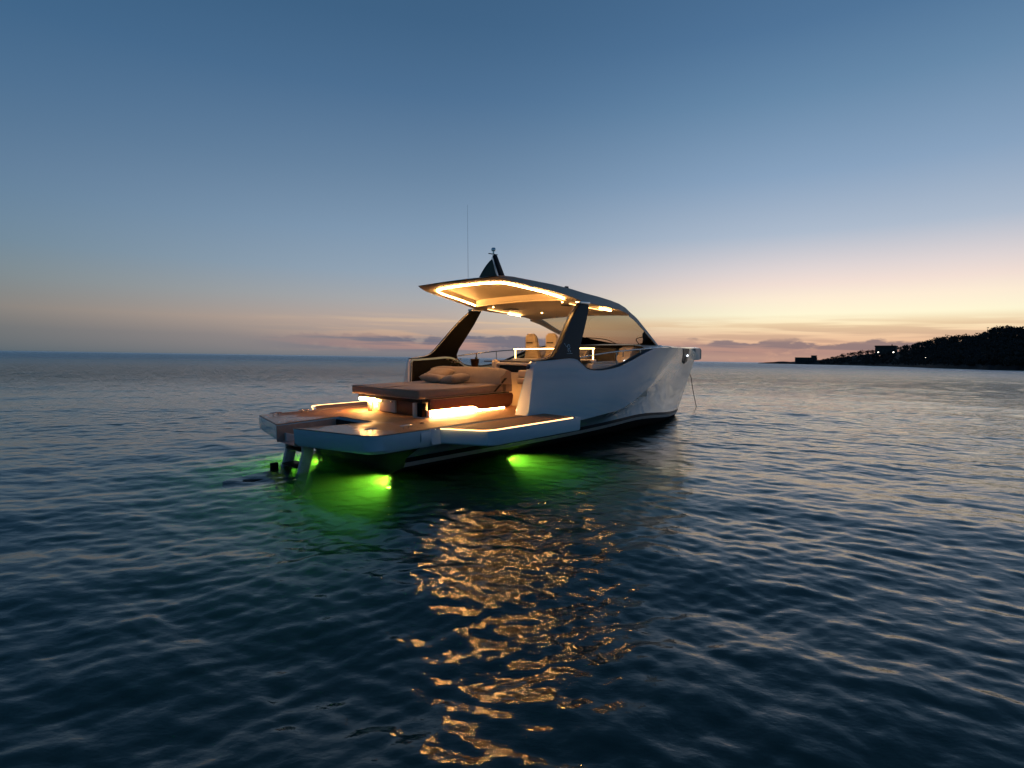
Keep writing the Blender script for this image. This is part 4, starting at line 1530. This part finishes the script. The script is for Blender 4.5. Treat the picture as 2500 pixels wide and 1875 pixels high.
# wine cooler with a bottle in it
wc = empty('wine_cooler', on_board((4.42, 0.72, 1.496)), 'bronze wine cooler on the bar behind the sunbed backrest', 'cooler')
wc.rotation_euler = (0, -TRIM, 0)
lathe('bucket', [(0.070, 0), (0.074, 0.005), (0.098, 0.195), (0.104, 0.20), (0.104, 0.208), (0.094, 0.206), (0.088, 0.18), (0.066, 0.02)], (0, 0, 0), M_bronze, wc, 22)
for sgn in (-1, 1):
    tube('handle', spline([(0, sgn * .094, .16), (0, sgn * .125, .165), (0, sgn * .125, .12), (0, sgn * .088, .115)], 4), 0.006, M_bronze, wc, 6)
wb = empty('wine_bottle', on_board((4.44, 0.71, 1.525)), 'dark bottle standing in the bronze wine cooler', 'bottle')
wb.rotation_euler = (0.04, -TRIM + 0.05, 0)
lathe('glass', [(0.036, 0), (0.038, .01), (0.038, .17), (0.030, .205), (0.014, .235), (0.013, .275)], (0, 0, 0), M_bottle, wb, 14)
lathe('foil', [(0.0145, .2755), (0.0155, .28), (0.0155, .305), (0.012, .31)], (0, 0, 0), M_leather, wb, 12)

# flower bowl on the bar
fl = empty('flower_bowl', on_board((4.40, 1.38, 1.496)), 'small bowl of pale flowers on the bar by the black pillar foot', 'flowers')
lathe('bowl', [(0.05, 0), (0.09, .03), (0.10, .07), (0.09, .072), (0.06, .03)], (0, 0, 0), M_dark, fl, 16)
M_petal = mat('cream_petals', (0.55, 0.42, 0.32), 0.7, noise=(30, .15))
M_stem = mat('green_stems', (0.05, 0.07, 0.03), 0.8, noise=(30, .3))
rr3 = random.Random(5)
bm = bmesh.new()
heads = []
for i in range(11):
    a, r_ = rr3.uniform(0, 2 * PI), rr3.uniform(0.01, 0.12)
    top_ = Vector((r_ * math.cos(a) * 1.3, r_ * math.sin(a) * 2.2, rr3.uniform(.10, .20)))
    tube('', [(r_ * .4 * math.cos(a), r_ * .4 * math.sin(a), .05), top_], 0.004, None, None, 5, bm=bm)
    heads.append(top_)
frombm('stems', bm, M_stem, fl, True)
for h in heads:
    bm = bmesh.new()
    for k in range(7):
        a = 2 * PI * k / 7 + rr3.uniform(-.2, .2)
        d = Vector((math.cos(a), math.sin(a), rr3.uniform(.2, .7)))
        s_ = Vector((-math.sin(a), math.cos(a), 0)) * .013
        v4 = [bm.verts.new(h), bm.verts.new(h + d * .022 + s_), bm.verts.new(h + d * .040), bm.verts.new(h + d * .022 - s_)]
        bm.faces.new(v4)
    frombm('flower', bm, M_petal, fl, False)

# water bottle with a lit blue label / display against the dark bulwark
wt = empty('drink_can', on_board((3.42, 1.52, 1.236)), 'small pale drink can with blue glowing band at the sunbed head', 'can')
wt.location = on_board((3.40, 1.215, 1.2365))
lathe('can_body', [(0.028, 0), (0.032, .006), (0.032, .03)], (0, 0, 0), M_gelin, wt, 14)
lathe('blue_band', [(0.0325, .0305), (0.0325, .085)], (0, 0, 0), M_phone, wt, 14)
lathe('can_top', [(0.032, .0855), (0.032, .155), (0.027, .165)], (0, 0, 0), M_gelin, wt, 14)

# flag beside the mast
fg = empty('pennant', on_board((3.62, -0.23, 3.42)), 'dark green triangular pennant beside the roof mast', 'flag')
fg.rotation_euler = (0, -TRIM, 0)
rws = []
for i in range(9):
    f = i / 8
    x0 = 0.40 - 0.02 * f
    zt = 0.42 * f
    rws.append([(0.62 - 0.20 * f - (0.60 * (1 - f) ** 0.9) * k, 0.025 * math.sin(5 * k + 3 * f) * (1 - f), -0.05 + zt) for k in np.linspace(0, 1, 7)])
pen = loft('cloth', rws, mat('dark_green_bunting', (0.035, 0.06, 0.05), 0.85, noise=(12, .2), bump=(200, .3, .002)), fg, False, False, True)
sm = pen.modifiers.new('thickness', 'SOLIDIFY')
sm.thickness = 0.004
tube('hoist', [(0.625, 0, -0.06), (0.415, 0, 0.40)], 0.006, M_gel, fg, 6)

# anchor rode from the bow into the water
ar = tube('anchor_rode', [on_board((13.62, 0.0, 1.12)), Vector((14.2, 0.20, 1.28)), Vector((15.2, 0.60, 0.84)), Vector((16.3, 1.03, 0.42)), Vector((17.5, 1.5, 0.0)), Vector((19.0, 2.1, -0.6)), Vector((21.0, 2.9, -1.6))], 0.012, mat('grey_rope', (0.10, 0.09, 0.085), .8, noise=(60, .3)), None, 6)
tag(ar, 'thin dark anchor rode hanging from the bow to the water', 'rope')
